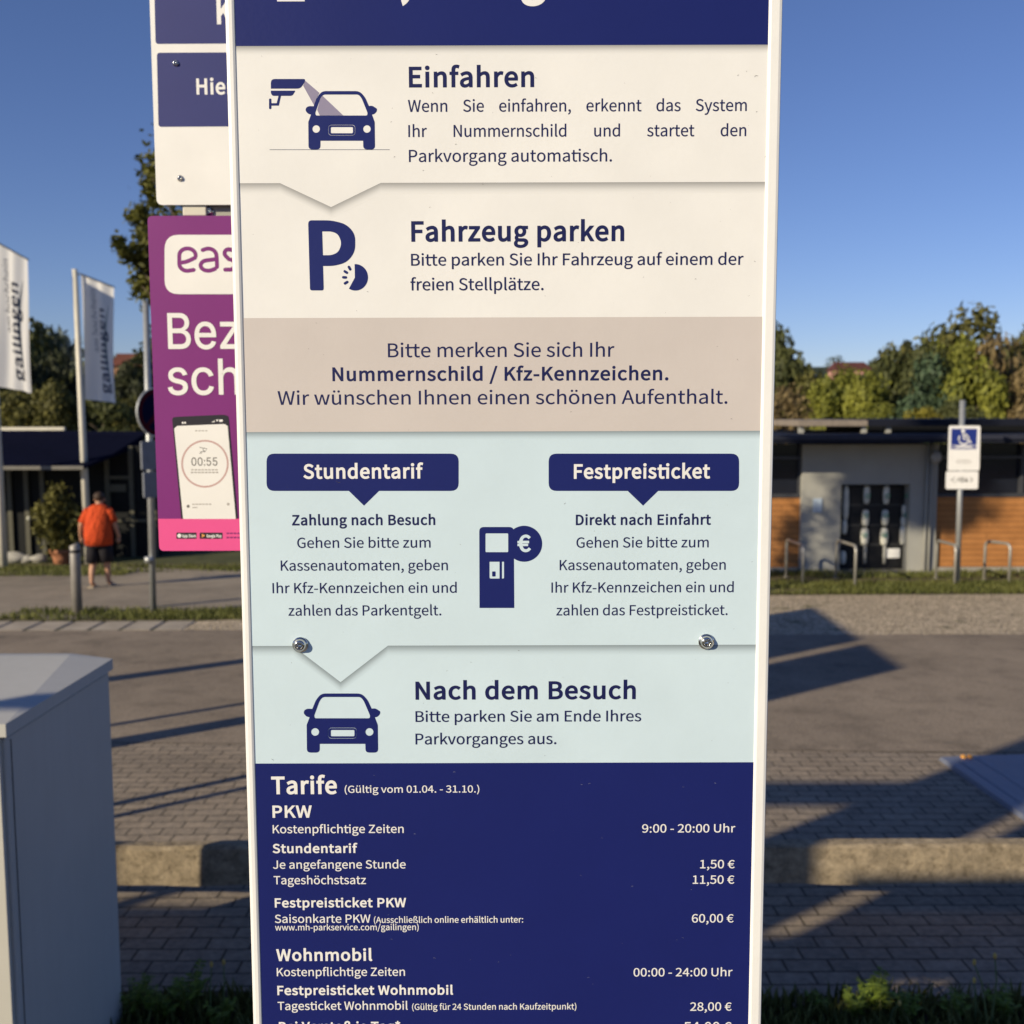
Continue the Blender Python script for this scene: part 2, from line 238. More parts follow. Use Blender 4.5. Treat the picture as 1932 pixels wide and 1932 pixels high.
'n':(832,'126,0 251,0 251,538 303,587 351,622 400,644 453,651 487,648 516,639 541,625 560,604 575,577 585,543 593,453 593,0 718,0 718,469 714,536 704,594 687,644 663,685 631,718 592,741 546,755 491,760 420,750 387,738 325,704 240,633 228,741 126,741'),
'o':(827,'413,-18 480,-11 543,8 601,40 653,84 695,139 728,206 749,283 756,370 749,457 728,535 695,602 653,657 601,702 543,734 480,753 413,760 347,753 283,734 225,702 174,657 131,602 99,535 78,457 71,370 78,283 99,206 131,139 174,84 225,40 283,8 347,-11|413,86 367,91 326,106 289,131 258,164 233,205 215,253 203,309 199,370 203,431 215,486 233,535 258,576 289,610 326,634 367,650 413,655 459,650 501,634 538,610 569,576 595,535 613,486 625,431 629,370 625,309 613,253 595,205 569,164 538,131 501,106 459,91'),
'p':(846,'126,-312 251,-312 251,-61 247,68 298,31 375,-5 426,-16 452,-18 514,-11 573,9 628,42 676,87 716,144 747,212 767,292 774,382 769,464 754,538 731,602 698,657 656,701 605,733 546,753 479,760 415,751 384,741 324,713 240,655 228,741 126,741|431,87 391,91 347,104 300,128 251,164 251,554 303,597 353,629 401,648 447,655 497,650 538,635 572,612 599,580 619,540 633,493 641,440 644,381 640,316 628,258 609,207 584,165 552,132 516,107 476,92'),
'r':(529,'126,0 251,0 251,476 271,520 315,586 339,609 389,639 413,646 448,648 475,645 509,636 532,744 496,756 453,760 423,757 393,749 364,736 311,696 286,670 243,606 240,606 228,741 126,741'),
's':(638,'319,-18 381,-13 435,0 481,20 519,47 549,80 571,117 584,158 588,202 583,250 568,291 545,324 516,352 444,394 303,451 252,477 217,510 207,531 203,555 205,577 222,615 256,644 280,654 341,663 388,658 451,634 509,598 569,675 522,708 468,735 406,753 340,760 282,756 231,744 188,724 151,699 122,668 102,632 89,593 85,550 90,506 104,468 125,436 153,409 223,367 390,298 437,265 454,244 465,221 469,195 460,150 449,130 433,113 413,99 388,88 358,81 323,79 261,86 205,104 153,132 104,168 44,85 101,44 168,11 242,-10'),
't':(514,'357,-18 410,-13 495,10 471,104 407,85 356,86 332,93 312,104 297,120 285,141 277,165 271,225 271,640 473,640 473,741 271,741 271,950 168,950 154,741 37,734 37,640 147,640 147,229 150,176 158,128 172,86 194,50 222,21 258,0 303,-13'),
'u':(828,'342,-18 413,-8 476,19 533,61 587,116 591,116 600,0 704,0 704,741 580,741 580,216 529,159 482,120 433,97 379,90 345,93 316,101 292,116 273,137 258,164 248,198 240,286 240,741 115,741 115,271 118,205 128,146 145,97 170,56 201,24 241,1 288,-13'),
'v':(711,'285,0 431,0 693,741 570,741 430,319 362,101 355,101 147,741 18,741'),
'w':(1094,'243,0 387,0 499,424 543,613 550,613 593,426 707,0 858,0 1059,741 939,741 831,312 786,106 779,106 727,312 611,741 490,741 374,312 325,106 318,106 274,312 164,741 37,741'),
'y':(711,'138,-319 190,-314 236,-299 276,-276 312,-245 343,-207 370,-164 415,-63 693,741 572,741 438,330 378,120 371,120 147,741 18,741 315,-1 299,-57 271,-121 235,-171 213,-191 189,-205 162,-214 132,-217 75,-205 50,-304 90,-315'),
'z':(648,'48,0 608,0 608,101 205,101 596,674 596,741 90,741 90,640 438,640 48,67'),
'ß':(877,'591,-18 644,-13 691,0 733,20 768,47 796,80 817,119 829,161 834,207 821,288 786,348 738,392 579,486 545,522 532,570 538,607 554,641 627,742 649,781 665,826 671,879 667,923 655,965 635,1002 607,1035 572,1063 529,1083 479,1096 423,1101 356,1095 296,1079 245,1052 203,1015 170,969 145,916 131,854 126,786 126,0 248,0 248,763 251,818 260,866 275,907 295,941 319,967 349,985 383,996 422,1000 451,997 477,990 499,978 517,962 531,943 541,920 550,866 544,822 529,783 457,681 436,645 421,604 415,557 428,487 462,436 510,397 621,336 669,302 703,259 716,202 708,155 697,134 683,116 664,101 642,89 616,82 585,79 524,88 484,104 424,145 375,57 423,25 474,2 530,-13'),
'ä':(768,'296,-18 363,-9 427,13 486,47 542,89 546,89 557,0 659,0 659,456 655,522 644,581 626,633 599,677 563,712 519,738 466,754 402,760 358,758 275,741 202,713 112,663 160,577 233,620 289,642 350,654 382,656 423,652 457,640 484,622 504,599 518,570 528,539 535,469 425,454 331,434 253,409 189,378 141,341 107,299 87,249 80,192 85,145 97,103 116,67 142,37 173,13 210,-4 251,-14|332,83 280,90 258,98 238,110 223,126 211,147 203,171 201,201 205,235 218,266 240,294 274,318 319,340 377,358 449,374 535,386 535,180 482,138 433,108 383,89|261,896 291,902 315,918 331,942 337,971 331,1001 315,1025 291,1041 261,1046 230,1041 207,1025 191,1001 186,971 191,942 207,918 230,902|554,896 584,902 608,918 624,942 630,971 624,1001 608,1025 584,1041 554,1046 524,1041 499,1025 483,1001 477,971 483,942 499,918 524,902'),
'ö':(827,'413,-18 480,-11 543,8 601,40 653,84 695,139 728,206 749,283 756,370 749,457 728,535 695,602 653,657 601,702 543,734 480,753 413,760 347,753 283,734 225,702 174,657 131,602 99,535 78,457 71,370 78,283 99,206 131,139 174,84 225,40 283,8 347,-11|413,86 367,91 326,106 289,131 258,164 233,205 215,253 203,309 199,370 203,431 215,486 233,535 258,576 289,610 326,634 367,650 413,655 459,650 501,634 538,610 569,576 595,535 613,486 625,431 629,370 625,309 613,253 595,205 569,164 538,131 501,106 459,91|267,896 297,902 321,918 337,942 342,971 337,1001 321,1025 297,1041 267,1046 237,1041 213,1025 198,1001 192,971 198,942 213,918 237,902|559,896 589,902 613,918 629,942 634,971 629,1001 613,1025 589,1041 559,1046 529,1041 505,1025 490,1001 484,971 490,942 505,918 529,902'),
'ü':(828,'342,-18 413,-8 476,19 533,61 587,116 591,116 600,0 704,0 704,741 580,741 580,216 529,159 482,120 433,97 379,90 345,93 316,101 292,116 273,137 258,164 248,198 240,286 240,741 115,741 115,271 118,205 128,146 145,97 170,56 201,24 241,1 288,-13|266,896 296,902 321,918 337,942 342,971 337,1001 321,1025 296,1041 266,1046 236,1041 213,1025 197,1001 191,971 197,942 213,918 236,902|559,896 590,902 614,918 630,942 636,971 630,1001 614,1025 590,1041 559,1046 530,1041 506,1025 490,1001 484,971 490,942 506,918 530,902'),
'€':(757,'34,533 126,533 126,430 34,424 34,357 134,357 151,273 177,199 212,134 254,81 303,38 358,8 419,-11 486,-18 564,-8 600,3 665,40 694,64 748,124 675,190 635,143 614,125 570,98 546,90 494,83 449,88 409,102 373,125 341,156 314,196 291,243 273,297 261,357 588,357 588,431 252,431 252,533 648,533 648,608 259,608 271,672 289,727 312,776 340,816 374,848 412,872 456,886 503,891 549,884 570,877 609,853 660,801 733,870 688,918 634,956 573,981 506,990 435,984 369,964 310,933 258,889 214,834 178,769 150,693 132,608 34,600'),
' ':(306,''),
}
GROTESK = {
'0':(891,'446,-13 367,-5 297,21 236,63 186,122 146,195 117,283 100,385 94,499 100,614 118,716 147,804 187,878 237,936 298,979 367,1005 446,1013 524,1005 594,979 654,936 704,878 744,804 773,716 791,614 797,499 791,385 773,283 744,195 705,122 655,63 594,21 525,-5|446,97 497,104 543,124 583,158 616,203 642,261 661,330 672,409 676,499 672,590 661,670 642,739 616,797 583,843 543,876 497,897 446,903 393,897 348,876 308,843 275,797 249,739 230,670 219,590 215,499 219,409 230,330 249,261 275,203 308,158 348,124 393,104'),
'5':(891,'435,-13 371,-8 312,6 258,31 212,64 174,103 144,150 125,201 117,256 240,256 250,213 265,184 286,158 320,130 362,110 397,101 450,98 492,105 531,120 565,142 594,171 617,205 634,244 643,288 644,335 637,380 616,435 583,480 540,515 488,537 428,544 366,538 295,513 252,483 132,497 189,1000 720,1000 720,889 296,889 263,593 337,634 411,653 451,656 501,652 533,646 578,631 644,592 678,561 708,525 745,454 765,374 768,297 758,229 735,168 714,130 688,97 659,67 625,41 568,11 504,-7'),
':':(369,'187,-9 153,-2 124,17 104,46 97,81 104,115 124,144 153,164 187,170 222,164 251,144 271,115 277,81 271,46 251,17 222,-2|187,532 153,539 124,558 104,587 97,621 104,656 124,685 153,705 187,711 222,705 251,685 271,656 277,621 271,587 251,558 222,539'),
'B':(897,'118,0 118,1000 499,999 547,995 590,986 646,964 706,923 730,897 749,869 774,805 780,771 782,719 770,652 741,600 700,562 661,540 619,524 619,515 679,501 725,475 766,436 798,386 817,323 821,249 813,196 787,131 755,89 712,54 658,27 592,9 485,0|245,112 535,115 581,123 635,146 670,180 686,207 696,236 699,268 695,305 689,329 673,361 651,391 623,415 589,434 549,447 488,454 245,454|245,561 495,562 544,573 587,594 614,615 635,642 646,662 657,695 660,732 658,763 649,793 635,819 614,843 588,863 537,882 472,888 245,888'),
'a':(765,'314,-17 247,-10 186,10 134,42 102,75 73,129 62,177 61,243 74,295 91,326 123,360 152,380 197,400 272,419 479,448 521,462 534,473 541,494 539,537 532,566 509,605 480,628 432,646 385,650 324,644 267,620 225,585 197,538 81,572 103,619 132,658 166,690 219,721 276,742 336,753 391,756 458,748 528,726 583,693 602,675 626,642 651,586 660,534 662,494 662,0 544,0 544,102 536,102 519,76 495,48 444,12 387,-9|335,89 397,96 436,109 470,129 504,163 523,194 538,237 542,271 542,373 521,361 484,351 324,327 274,315 230,296 198,267 186,244 181,206 185,171 200,142 224,119 255,103 292,93'),
'c':(778,'407,-16 335,-9 269,11 211,45 161,90 121,146 91,212 73,286 67,368 73,452 91,527 121,593 161,649 211,695 269,729 335,749 407,756 461,752 511,741 558,724 600,700 637,669 668,633 693,591 711,544 595,515 575,562 542,601 498,630 452,645 417,648 372,646 325,633 298,619 263,589 234,552 213,508 195,441 190,387 193,314 208,247 227,201 263,150 298,121 325,106 356,97 407,91 469,99 499,110 526,125 549,145 569,168 585,194 598,230 713,201 696,153 671,110 639,73 602,42 559,17 512,-1 461,-12'),
'e':(794,'417,-16 364,-13 293,3 230,32 176,74 133,126 99,189 78,260 68,339 70,423 83,500 109,569 145,630 190,679 246,718 308,743 378,755 449,753 522,735 578,709 628,670 670,619 702,554 723,475 729,406 730,333 147,333 147,434 664,434 609,397 600,483 585,528 572,555 556,578 527,608 492,631 465,641 403,649 341,641 288,616 265,598 236,567 208,516 192,460 189,415 190,309 200,256 217,209 242,169 273,138 310,114 353,98 400,91 439,91 499,104 540,125 579,164 601,207 717,179 701,137 678,100 648,67 612,38 570,15 524,-2 472,-13'),
'h':(806,'223,446 223,0 103,0 103,1000 223,1000 223,565 201,565 231,634 269,686 315,722 368,745 426,755 501,751 566,732 620,697 652,660 677,614 694,560 700,518 702,0 582,0 581,484 576,522 564,556 547,586 525,610 483,635 432,646 374,644 316,624 278,595 248,556 230,506'),
'l':(372,'274,-5 233,-2 198,6 156,29 127,64 114,93 106,127 103,166 103,1000 223,1000 225,160 233,128 249,110 278,102 334,107 355,5'),
'n':(805,'223,446 223,0 103,0 103,746 219,746 220,565 201,565 231,634 269,686 315,722 368,745 426,755 501,751 565,732 619,697 652,660 677,614 694,560 700,518 702,0 582,0 581,484 576,522 564,556 547,586 525,610 483,635 432,646 374,644 316,624 278,595 248,556 230,506'),
's':(717,'358,-16 302,-13 252,-3 206,13 166,35 132,64 104,98 83,139 70,185 185,209 200,168 215,145 233,126 281,101 340,90 393,91 441,102 481,122 501,140 515,159 526,191 525,221 511,253 492,273 443,298 269,341 225,356 187,375 155,397 130,422 111,451 95,501 93,554 101,599 119,639 159,685 211,721 258,740 311,752 387,755 470,742 512,726 548,704 579,677 603,645 623,609 637,570 527,545 501,594 477,620 456,635 431,645 402,652 336,652 281,636 247,615 231,597 220,578 214,556 214,535 221,507 244,478 282,456 322,442 499,398 540,381 574,360 602,337 632,295 648,246 650,193 642,147 623,106 594,68 556,38 511,13 458,-5 420,-12'),
'z':(748,'82,0 82,90 499,628 499,635 94,635 94,746 654,746 654,650 248,118 248,111 666,111 666,0'),
' ':(369,''),
}# ------------------------------------------------------------------ lettering
def parse(tab):
    out = {}
    for k, (adv, s) in tab.items():
        out[k] = (adv, [[tuple(int(q) for q in p.split(',')) for p in c.split(' ')] for c in s.split('|')] if s else [])
    return out
GLYPHS = parse(GLYPHS); GROTESK = parse(GROTESK)
_e = GROTESK['e'][1][0]; _i = _e.index((730, 333)); _k = _e.index((190, 309))      # give the e a counter of its own
GROTESK['e'] = (794, [_e[:_i + 1] + [(189, 333)] + _e[_k:], [(189, 434), (606, 434)] + _e[_e.index((600, 483)):_e.index((192, 460)) + 1]])
BOLD = 0.036; JOIN = []
def layout(txt, bold, font, hs=1.0, space=0.0):
    """contours in cap-height units, plus ink extents"""
    JOIN.clear(); x = 0; polys = []; ext = 0.055 if bold else 0.0
    prev = ''
    for ch in txt:
        adv, cs = font[ch]
        if prev == 't' and ch in 'ti' and font is GLYPHS:      # joined crossbar
            JOIN.append([((x - 0.10) * hs, 0.655), ((x + 0.12) * hs, 0.655), ((x + 0.12) * hs, 0.742), ((x - 0.10) * hs, 0.742)])
        for c in cs: polys.append([((x + px / 1000) * hs, py / 1000) for px, py in c])
        x += adv / 1000 + ext + (space if ch == ' ' else 0); prev = ch
    xs = [p[0] for c in polys for p in c]
    return polys, min(xs), max(xs)
def curve_mesh(polys, bev):
    """fill closed outlines (holes respected); bev > 0 thickens and rounds the strokes"""
    cu = bpy.data.curves.new('outline', 'CURVE'); cu.dimensions = '2D'; cu.fill_mode = 'BOTH' if bev else 'FRONT'
    cu.bevel_depth = bev; cu.bevel_resolution = 1
    for k, c in enumerate(polys):
        c = [(x, y + 3e-6 * (k % 13)) for x, y in c]        # no two outlines share an exact height (it confuses the hole test)
        sp = cu.splines.new('POLY'); sp.points.add(len(c) - 1); sp.use_cyclic_u = True
        for p, (x, y) in zip(sp.points, c): p.co = (x, y, 0, 1)
    ob = bpy.data.objects.new('outline', cu); COL.objects.link(ob)
    dg = bpy.context.evaluated_depsgraph_get(); ev = ob.evaluated_get(dg)
    me = ev.to_mesh(); vs = [v.co.copy() for v in me.vertices]; fs = [tuple(p.vertices) for p in me.polygons]
    ev.to_mesh_clear(); bpy.data.objects.remove(ob); bpy.data.curves.remove(cu)
    return vs, fs
class Plane:
    """a printed flat face; px(...) finds where on it a mark sits"""
    def __init__(s, Y, back=None): s.Y = Y
    def uv(s, px, py):
        p = W(px, py, s.Y); return p.x, p.z
    def pt(s, u, v, off): return Vector((u, s.Y - off * 0.3, v))
    def shape(s, mb, polys, off, bev=0.0):
        vs, fs = curve_mesh(polys, bev)
        mb.add([s.pt(v.x, v.y, off + (max(v.z, -bev) * 0.06)) for v in vs], fs)
    def text(s, mb, txt, x0, x1, base, cap, bold=False, off=0.0003, justify=None, font=None, tilt=0.0):
        font = font or GLYPHS
        u0, v0 = s.uv(x0, base); u1, _ = s.uv(x1, base); _, v1 = s.uv((x0 + x1) / 2, base - cap)
        size = v1 - v0; bw = BOLD if bold else 0.011
        wid = (u1 - u0) / size - 2 * bw
        if justify:
            polys, a, b = layout(txt, bold, font, justify)
            extra = (wid - (b - a)) / justify / txt.count(' '); polys, a, b = layout(txt, bold, font, justify, extra); hs = 1
        else:
            polys, a, b = layout(txt, bold, font); hs = wid / (b - a)
        put = lambda cs: [[(u0 + (bw + (px - a) * hs) * size, v0 + (py * (1 - 2 * bw) + bw) * size) for px, py in c] for c in cs]
        bars = put(JOIN); s.shape(mb, put(polys), off, bw * size)
        if bars: s.shape(mb, bars, off + 0.00012, bw * size)
    def poly(s, pts): return [s.uv(*p) for p in pts]
def rounded(pts, rad, n=5):
    """round the corners of a polygon; rad is a number or one per corner"""
    out = []; N = len(pts)
    for i in range(N):
        p = Vector(pts[i]).to_2d(); a = Vector(pts[i-1]).to_2d(); b = Vector(pts[(i+1) % N]).to_2d()
        r = rad[i] if isinstance(rad, (list, tuple)) else rad
        if r <= 0: out.append(tuple(p)); continue
        d1 = (a - p); d2 = (b - p); l1, l2 = d1.length, d2.length; d1.normalize(); d2.normalize()
        r1 = min(r, l1 * 0.49, l2 * 0.49)
        s0 = p + d1 * r1; s1 = p + d2 * r1
        for k in range(n + 1):
            t = k / n; out.append(tuple(s0 * (1-t)**2 + p * 2*t*(1-t) + s1 * t*t))
    return out
def rect(x0, y0, x1, y1): return [(x0, y0), (x1, y0), (x1, y1), (x0, y1)]
def circle(cx, cy, r, n=28, ry=None): return [(cx + r * math.cos(2*math.pi*k/n), cy + (ry or r) * math.sin(2*math.pi*k/n)) for k in range(n)]
def stroke(pts, wd, n=6):
    """outline of a round-ended stroke along a polyline"""
    P = [Vector(p) for p in pts]; L = []; Rr = []
    for i, p in enumerate(P):
        t = (P[min(i+1, len(P)-1)] - P[max(i-1, 0)]).normalized(); nn = Vector((-t.y, t.x)) * wd / 2
        L.append(p + nn); Rr.append(p - nn)
    def capx(c, frm, sgn):
        a0 = math.atan2(frm.y, frm.x); return [c + Vector((math.cos(a0 - sgn*math.pi*k/n), math.sin(a0 - sgn*math.pi*k/n))) * wd/2 for k in range(1, n)]
    out = L + capx(P[-1], L[-1] - P[-1], 1) + Rr[::-1] + capx(P[0], Rr[0] - P[0], 1)
    return [tuple(p) for p in out]
# ------------------------------------------------------------------ ground
def mat_pave():
    m = NM('block_paving', 0.85, 0.25)
    nz = m.n('TexNoise', Scale=2.2, Detail=3); m.l(m.tc, nz.inputs['Vector'])
    va = m.n('VectorMath', operation='MULTIPLY_ADD'); m.l(nz.outputs['Color'], va.inputs[0]); va.inputs[1].default_value = (0.012, 0.012, 0); m.l(m.tc, va.inputs[2])
    b = m.n('TexBrick', Scale=1.0); b.offset = 0.5
    for k, v in (('Brick Width', 0.205), ('Row Height', 0.112), ('Mortar Size', 0.0065), ('Mortar Smooth', 0.25), ('Bias', 0.0)): b.inputs[k].default_value = v
    b.inputs['Color1'].default_value = (0.36, 0.295, 0.225, 1); b.inputs['Color2'].default_value = (0.30, 0.25, 0.195, 1); b.inputs['Mortar'].default_value = (0.11, 0.092, 0.07, 1)
    m.l(va.outputs[0], b.inputs['Vector'])
    f = m.noise(26, 6, 0.7); g = m.noise(1.1, 4)
    c = m.mix(0.75, b.outputs['Color'], m.ramp(f, [(0.3, (0.5, 0.5, 0.5)), (0.7, (1.3, 1.27, 1.22))]), 'MULTIPLY')
    c = m.mix(0.5, c, m.ramp(g, [(0.35, (0.7, 0.68, 0.66)), (0.65, (1.15, 1.15, 1.15))]), 'MULTIPLY'); m.color(c)
    mm = m.n('Math', operation='MULTIPLY_ADD'); m.l(b.outputs['Fac'], mm.inputs[0]); mm.inputs[1].default_value = -1.0; m.l(f, mm.inputs[2])
    m.bump(mm.outputs[0], 0.008, 0.8); return m.m
def mat_grain(name, c1, c2, scale, bump, patch=0.8, rough=0.9):
    m = NM(name, rough, 0.25); f = m.noise(scale, 6, 0.75); g = m.noise(patch, 4)
    c = m.mix(0.6, m.ramp(f, [(0.3, c1), (0.72, c2)]), m.ramp(g, [(0.3, (0.66, 0.65, 0.64)), (0.7, (1.16, 1.16, 1.16))]), 'MULTIPLY')
    c = m.mix(0.45, c, m.ramp(m.noise(patch * 5.3, 7, 0.7), [(0.36, (0.62, 0.62, 0.62)), (0.60, (1.14, 1.13, 1.12))]), 'MULTIPLY')
    m.color(c).bump(f, bump, 0.7); return m.m
def mat_gravel():
    m = NM('gravel', 0.9, 0.25); v = m.n('TexVoronoi', Scale=26.0); m.l(m.tc, v.inputs['Vector']); f = m.noise(6, 5); g = m.noise(0.9, 4)
    c = m.ramp(v.outputs['Color'], [(0.2, (0.30, 0.24, 0.165)), (0.8, (0.66, 0.54, 0.39))])
    c = m.mix(0.5, c, m.ramp(f, [(0.3, (0.6, 0.6, 0.58)), (0.7, (1.2, 1.18, 1.12))]), 'MULTIPLY')
    gr = m.n('ValToRGB'); gr.color_ramp.elements[0].position = 0.60; gr.color_ramp.elements[1].position = 0.70; m.l(m.noise(1.6, 5), gr.inputs[0])
    m.color(m.mix(gr.outputs[0], c, (0.085, 0.09, 0.04))).bump(v.outputs['Distance'], 0.02, 0.9); return m.m
M_PAVE = mat_pave()
def mat_asphalt():
    m = NM('asphalt', 0.9, 0.25); f = m.noise(60, 6, 0.8); g = m.noise(0.45, 5, 0.6); h = m.noise(2.6, 7, 0.75)
    c = m.mix(0.75, m.ramp(f, [(0.34, (0.15, 0.122, 0.093)), (0.66, (0.42, 0.34, 0.255))]), m.ramp(g, [(0.35, (0.70, 0.69, 0.68)), (0.65, (1.14, 1.13, 1.12))]), 'MULTIPLY')
    c = m.mix(0.5, c, m.ramp(h, [(0.36, (0.55, 0.55, 0.55)), (0.52, (1.08, 1.08, 1.08))]), 'MULTIPLY')
    sp = m.n('TexVoronoi', Scale=1.3); sp.inputs['Randomness'].default_value = 1; m.l(m.tc, sp.inputs['Vector'])      # oil spots
    c = m.mix(m.ramp(sp.outputs['Distance'], [(0.05, (1, 1, 1)), (0.11, (0, 0, 0))]), c, (0.07, 0.062, 0.055))
    m.color(c).bump(f, 0.006, 0.8); return m.m
M_ASPH = mat_asphalt()
M_SOIL = mat_grain('soil', (0.035, 0.03, 0.02), (0.11, 0.09, 0.06), 12, 0.03)
M_TURF = mat_grain('turf_soil', (0.06, 0.065, 0.022), (0.21, 0.165, 0.09), 5, 0.02, 2.2)
M_PATH = mat_grain('promenade_surface', (0.27, 0.225, 0.17), (0.36, 0.305, 0.235), 20, 0.004, 0.35)
M_LAND = mat_grain('meadow', (0.05, 0.06, 0.025), (0.12, 0.12, 0.05), 0.6, 0.02)
mb = MB(); ys = [-80, 0, 22, 140, 900]; vs = []
for y in ys: vs += [(-700, y, G(y) - 0.012), (700, y, G(y) - 0.012)]
mb.add(vs, [(2*i, 2*i+1, 2*i+3, 2*i+2) for i in range(len(ys) - 1)]); structure(mb.build('ground', M_LAND, fix=False))
def sheet(name, pts, dz, mat, kind=True):
    mb = MB(); mb.add([(x, y, G(y) + dz) for x, y in pts], [tuple(range(len(pts)))]); o = mb.build(name, mat, fix=False)
    return structure(o)
sheet('paved_forecourt', [(-22, 0), (22, 0), (22, 7.72), (4, 7.7), (-3, 8.05), (-22, 8.1)], 0.0, M_PAVE)
sheet('planting_bed', [(-22, -3.5), (22, -3.5), (22, 0), (-22, 0)], 0.004, M_SOIL)
sheet('verge', [(-22, 2.2), (22, 2.2), (22, 4.15), (2.6, 4.18), (1.2, 4.05), (-1.2, 4.2), (-22, 4.2)], 0.006, M_SOIL)
sheet('asphalt_road', [(-22, 8.1), (-3, 8.05), (4, 7.7), (22, 7.72), (22, 12.9), (2, 12.95), (-2.5, 13.4), (-22, 13.45)], 0.004, M_ASPH)
sheet('gravel_strip', [(-2.5, 13.4), (2, 12.95), (22, 12.9), (22, 16.9), (1, 16.6), (-3.0, 14.6), (-4.4, 14.15), (-4.4, 13.42)], 0.004, mat_gravel())
sheet('grass_verge', [(1, 16.6), (22, 16.9), (22, 21.9), (1, 21.9)], 0.008, M_TURF)
sheet('promenade', [(-22, 14.2), (-7.5, 14.2), (-6.0, 14.4), (-4.6, 15.2), (-2.0, 17.2), (1, 18.6), (1, 19.95), (-3, 19.95), (-8.2, 21.2), (-22, 18.2)], 0.008, M_PATH)
sheet('grass_border', [(-22, 18.2), (-8.2, 21.2), (-3, 19.95), (1, 19.95), (1, 21.95), (-22, 21.95)], 0.004, M_TURF)
sheet('grass_corner', [(-7.5, 14.2), (-4.4, 14.15), (-3.0, 14.6), (1, 16.6), (1, 18.6), (-2.0, 17.2), (-4.6, 15.2), (-6.0, 14.4)], 0.006, M_TURF)
# stone setts along the left edge of the road
M_SETT = plain('granite_sett', (0.36, 0.31, 0.25), 0.8, 0.3, 0, 0.2, 3, 0.01)
mb = MB(); rnd = random.Random(2)
for k in range(24):
    x0 = -14.6 + k * 0.425
    for j in range(1):
        y0 = 13.5; mb.bbox((x0 + .012, y0, G(y0) - 0.1), (x0 + 0.412, y0 + 0.62, G(y0 + .6) + 0.012 + rnd.uniform(0, .012)), 0.018, 1)
structure(mb.build('sett_kerb', M_SETT))
# grass blades
def blades(name, regions, n, h, mat, seed, label, cat='grass'):
    rnd = random.Random(seed); mb = MB(); vs = []; fs = []
    for (x0, x1, y0, y1, wgt) in regions:
        for _ in range(int(n * wgt)):
            x = rnd.uniform(x0, x1); y = rnd.uniform(y0, y1)
            if math.sin(x*1.7 + 3*math.sin(y*2.1)) + math.sin(y*3.3 + x) + rnd.uniform(-1, 1) < -0.9: continue
            hh = h * rnd.uniform(0.35, 1.2); a = rnd.uniform(0, 6.28); b = rnd.uniform(0, 6.28); l = hh * rnd.uniform(.1, .6); wd = h * 0.09
            z = G(y); b0 = len(vs)
            p = Vector((x, y, z)); d = Vector((math.cos(a), math.sin(a), 0)) * wd; t = Vector((math.cos(b), math.sin(b), 0)) * l
            vs += [p - d, p + d, p + t * .4 + d * .7 + Vector((0, 0, hh * .6)), p + t * .4 - d * .7 + Vector((0, 0, hh * .6)), p + t + Vector((0, 0, hh))]
            fs += [(b0, b0+1, b0+2, b0+3), (b0+3, b0+2, b0+4)]
    mb.add(vs, fs); o = mb.build(name, mat, fix=False); return tag(o, label, cat, kind='stuff')
M_GRASS = leafy('grass_blades', (0.07, 0.09, 0.02), (0.20, 0.20, 0.06), 1.2)
M_WEED = leafy('weed_leaves', (0.10, 0.16, 0.02), (0.25, 0.32, 0.05), 3)
blades('lawn_grass', [(4, 12, 16.7, 18.2, 1.0), (4, 12, 18.9, 19.9, 0.35)], 15000, 0.10, M_GRASS, 1, 'strip of short green and straw coloured grass in front of the timber pavilion')
blades('corner_grass', [(-7.3, -2.6, 14.25, 15.1, 1.0)], 5200, 0.10, M_GRASS, 2, 'patch of short grass around the grey sign post at the road corner')
blades('border_grass', [(-12, -7.5, 19.6, 21.3, 1.0), (-7.5, -2.5, 20.2, 21.3, .6)], 6000, 0.10, M_GRASS, 3, 'grass strip between the promenade and the dark cafe')
blades('verge_grass', [(-1.75, -0.5, 3.3, 4.14, 1.0), (0.6, 2.3, 3.3, 4.12, 1.25)], 4200, 0.09, M_GRASS, 4, 'ragged grass along the near edge of the block paving')
# ------------------------------------------------------------------ printed colours
def printm(name, c, rough=0.38, var=0.035):
    m = NM(name, rough, 0.35); f = m.noise(9, 6); g = m.noise(160, 2)
    a = m.ramp(f, [(0.3, tuple(x * (1 - var) for x in c)), (0.7, tuple(min(1, x * (1 + var)) for x in c))])
    m.color(a).bump(g, 0.0004, 0.25); return m.m
M_CREAM = printm('sign_white', (0.81, 0.80, 0.785))
M_TRIM = printm('trim_white', (0.84, 0.83, 0.81), 0.32)
M_NAVY = printm('print_navy', (0.0105, 0.0165, 0.128), 0.36)
M_INK = printm('print_ink', (0.010, 0.013, 0.082), 0.4)
M_TAUPE = printm('print_taupe', (0.595, 0.54, 0.515))
M_PALE = printm('print_pale_blue', (0.59, 0.72, 0.80))
M_BEAM = printm('print_lilac', (0.28, 0.25, 0.36))
M_BOLT = plain('stainless_steel', (0.62, 0.60, 0.57), 0.16, 0.5, 1.0, 0.05)
M_DIRT = plain('dirt', (0.09, 0.075, 0.06), 0.9)
M_GREYPOST = plain('galvanised_steel', (0.42, 0.43, 0.43), 0.45, 0.5, 0.6, 0.12, 18)
M_CREAMPOST = plain('cream_painted_steel', (0.66, 0.62, 0.52), 0.45, 0.4, 0, 0.06)

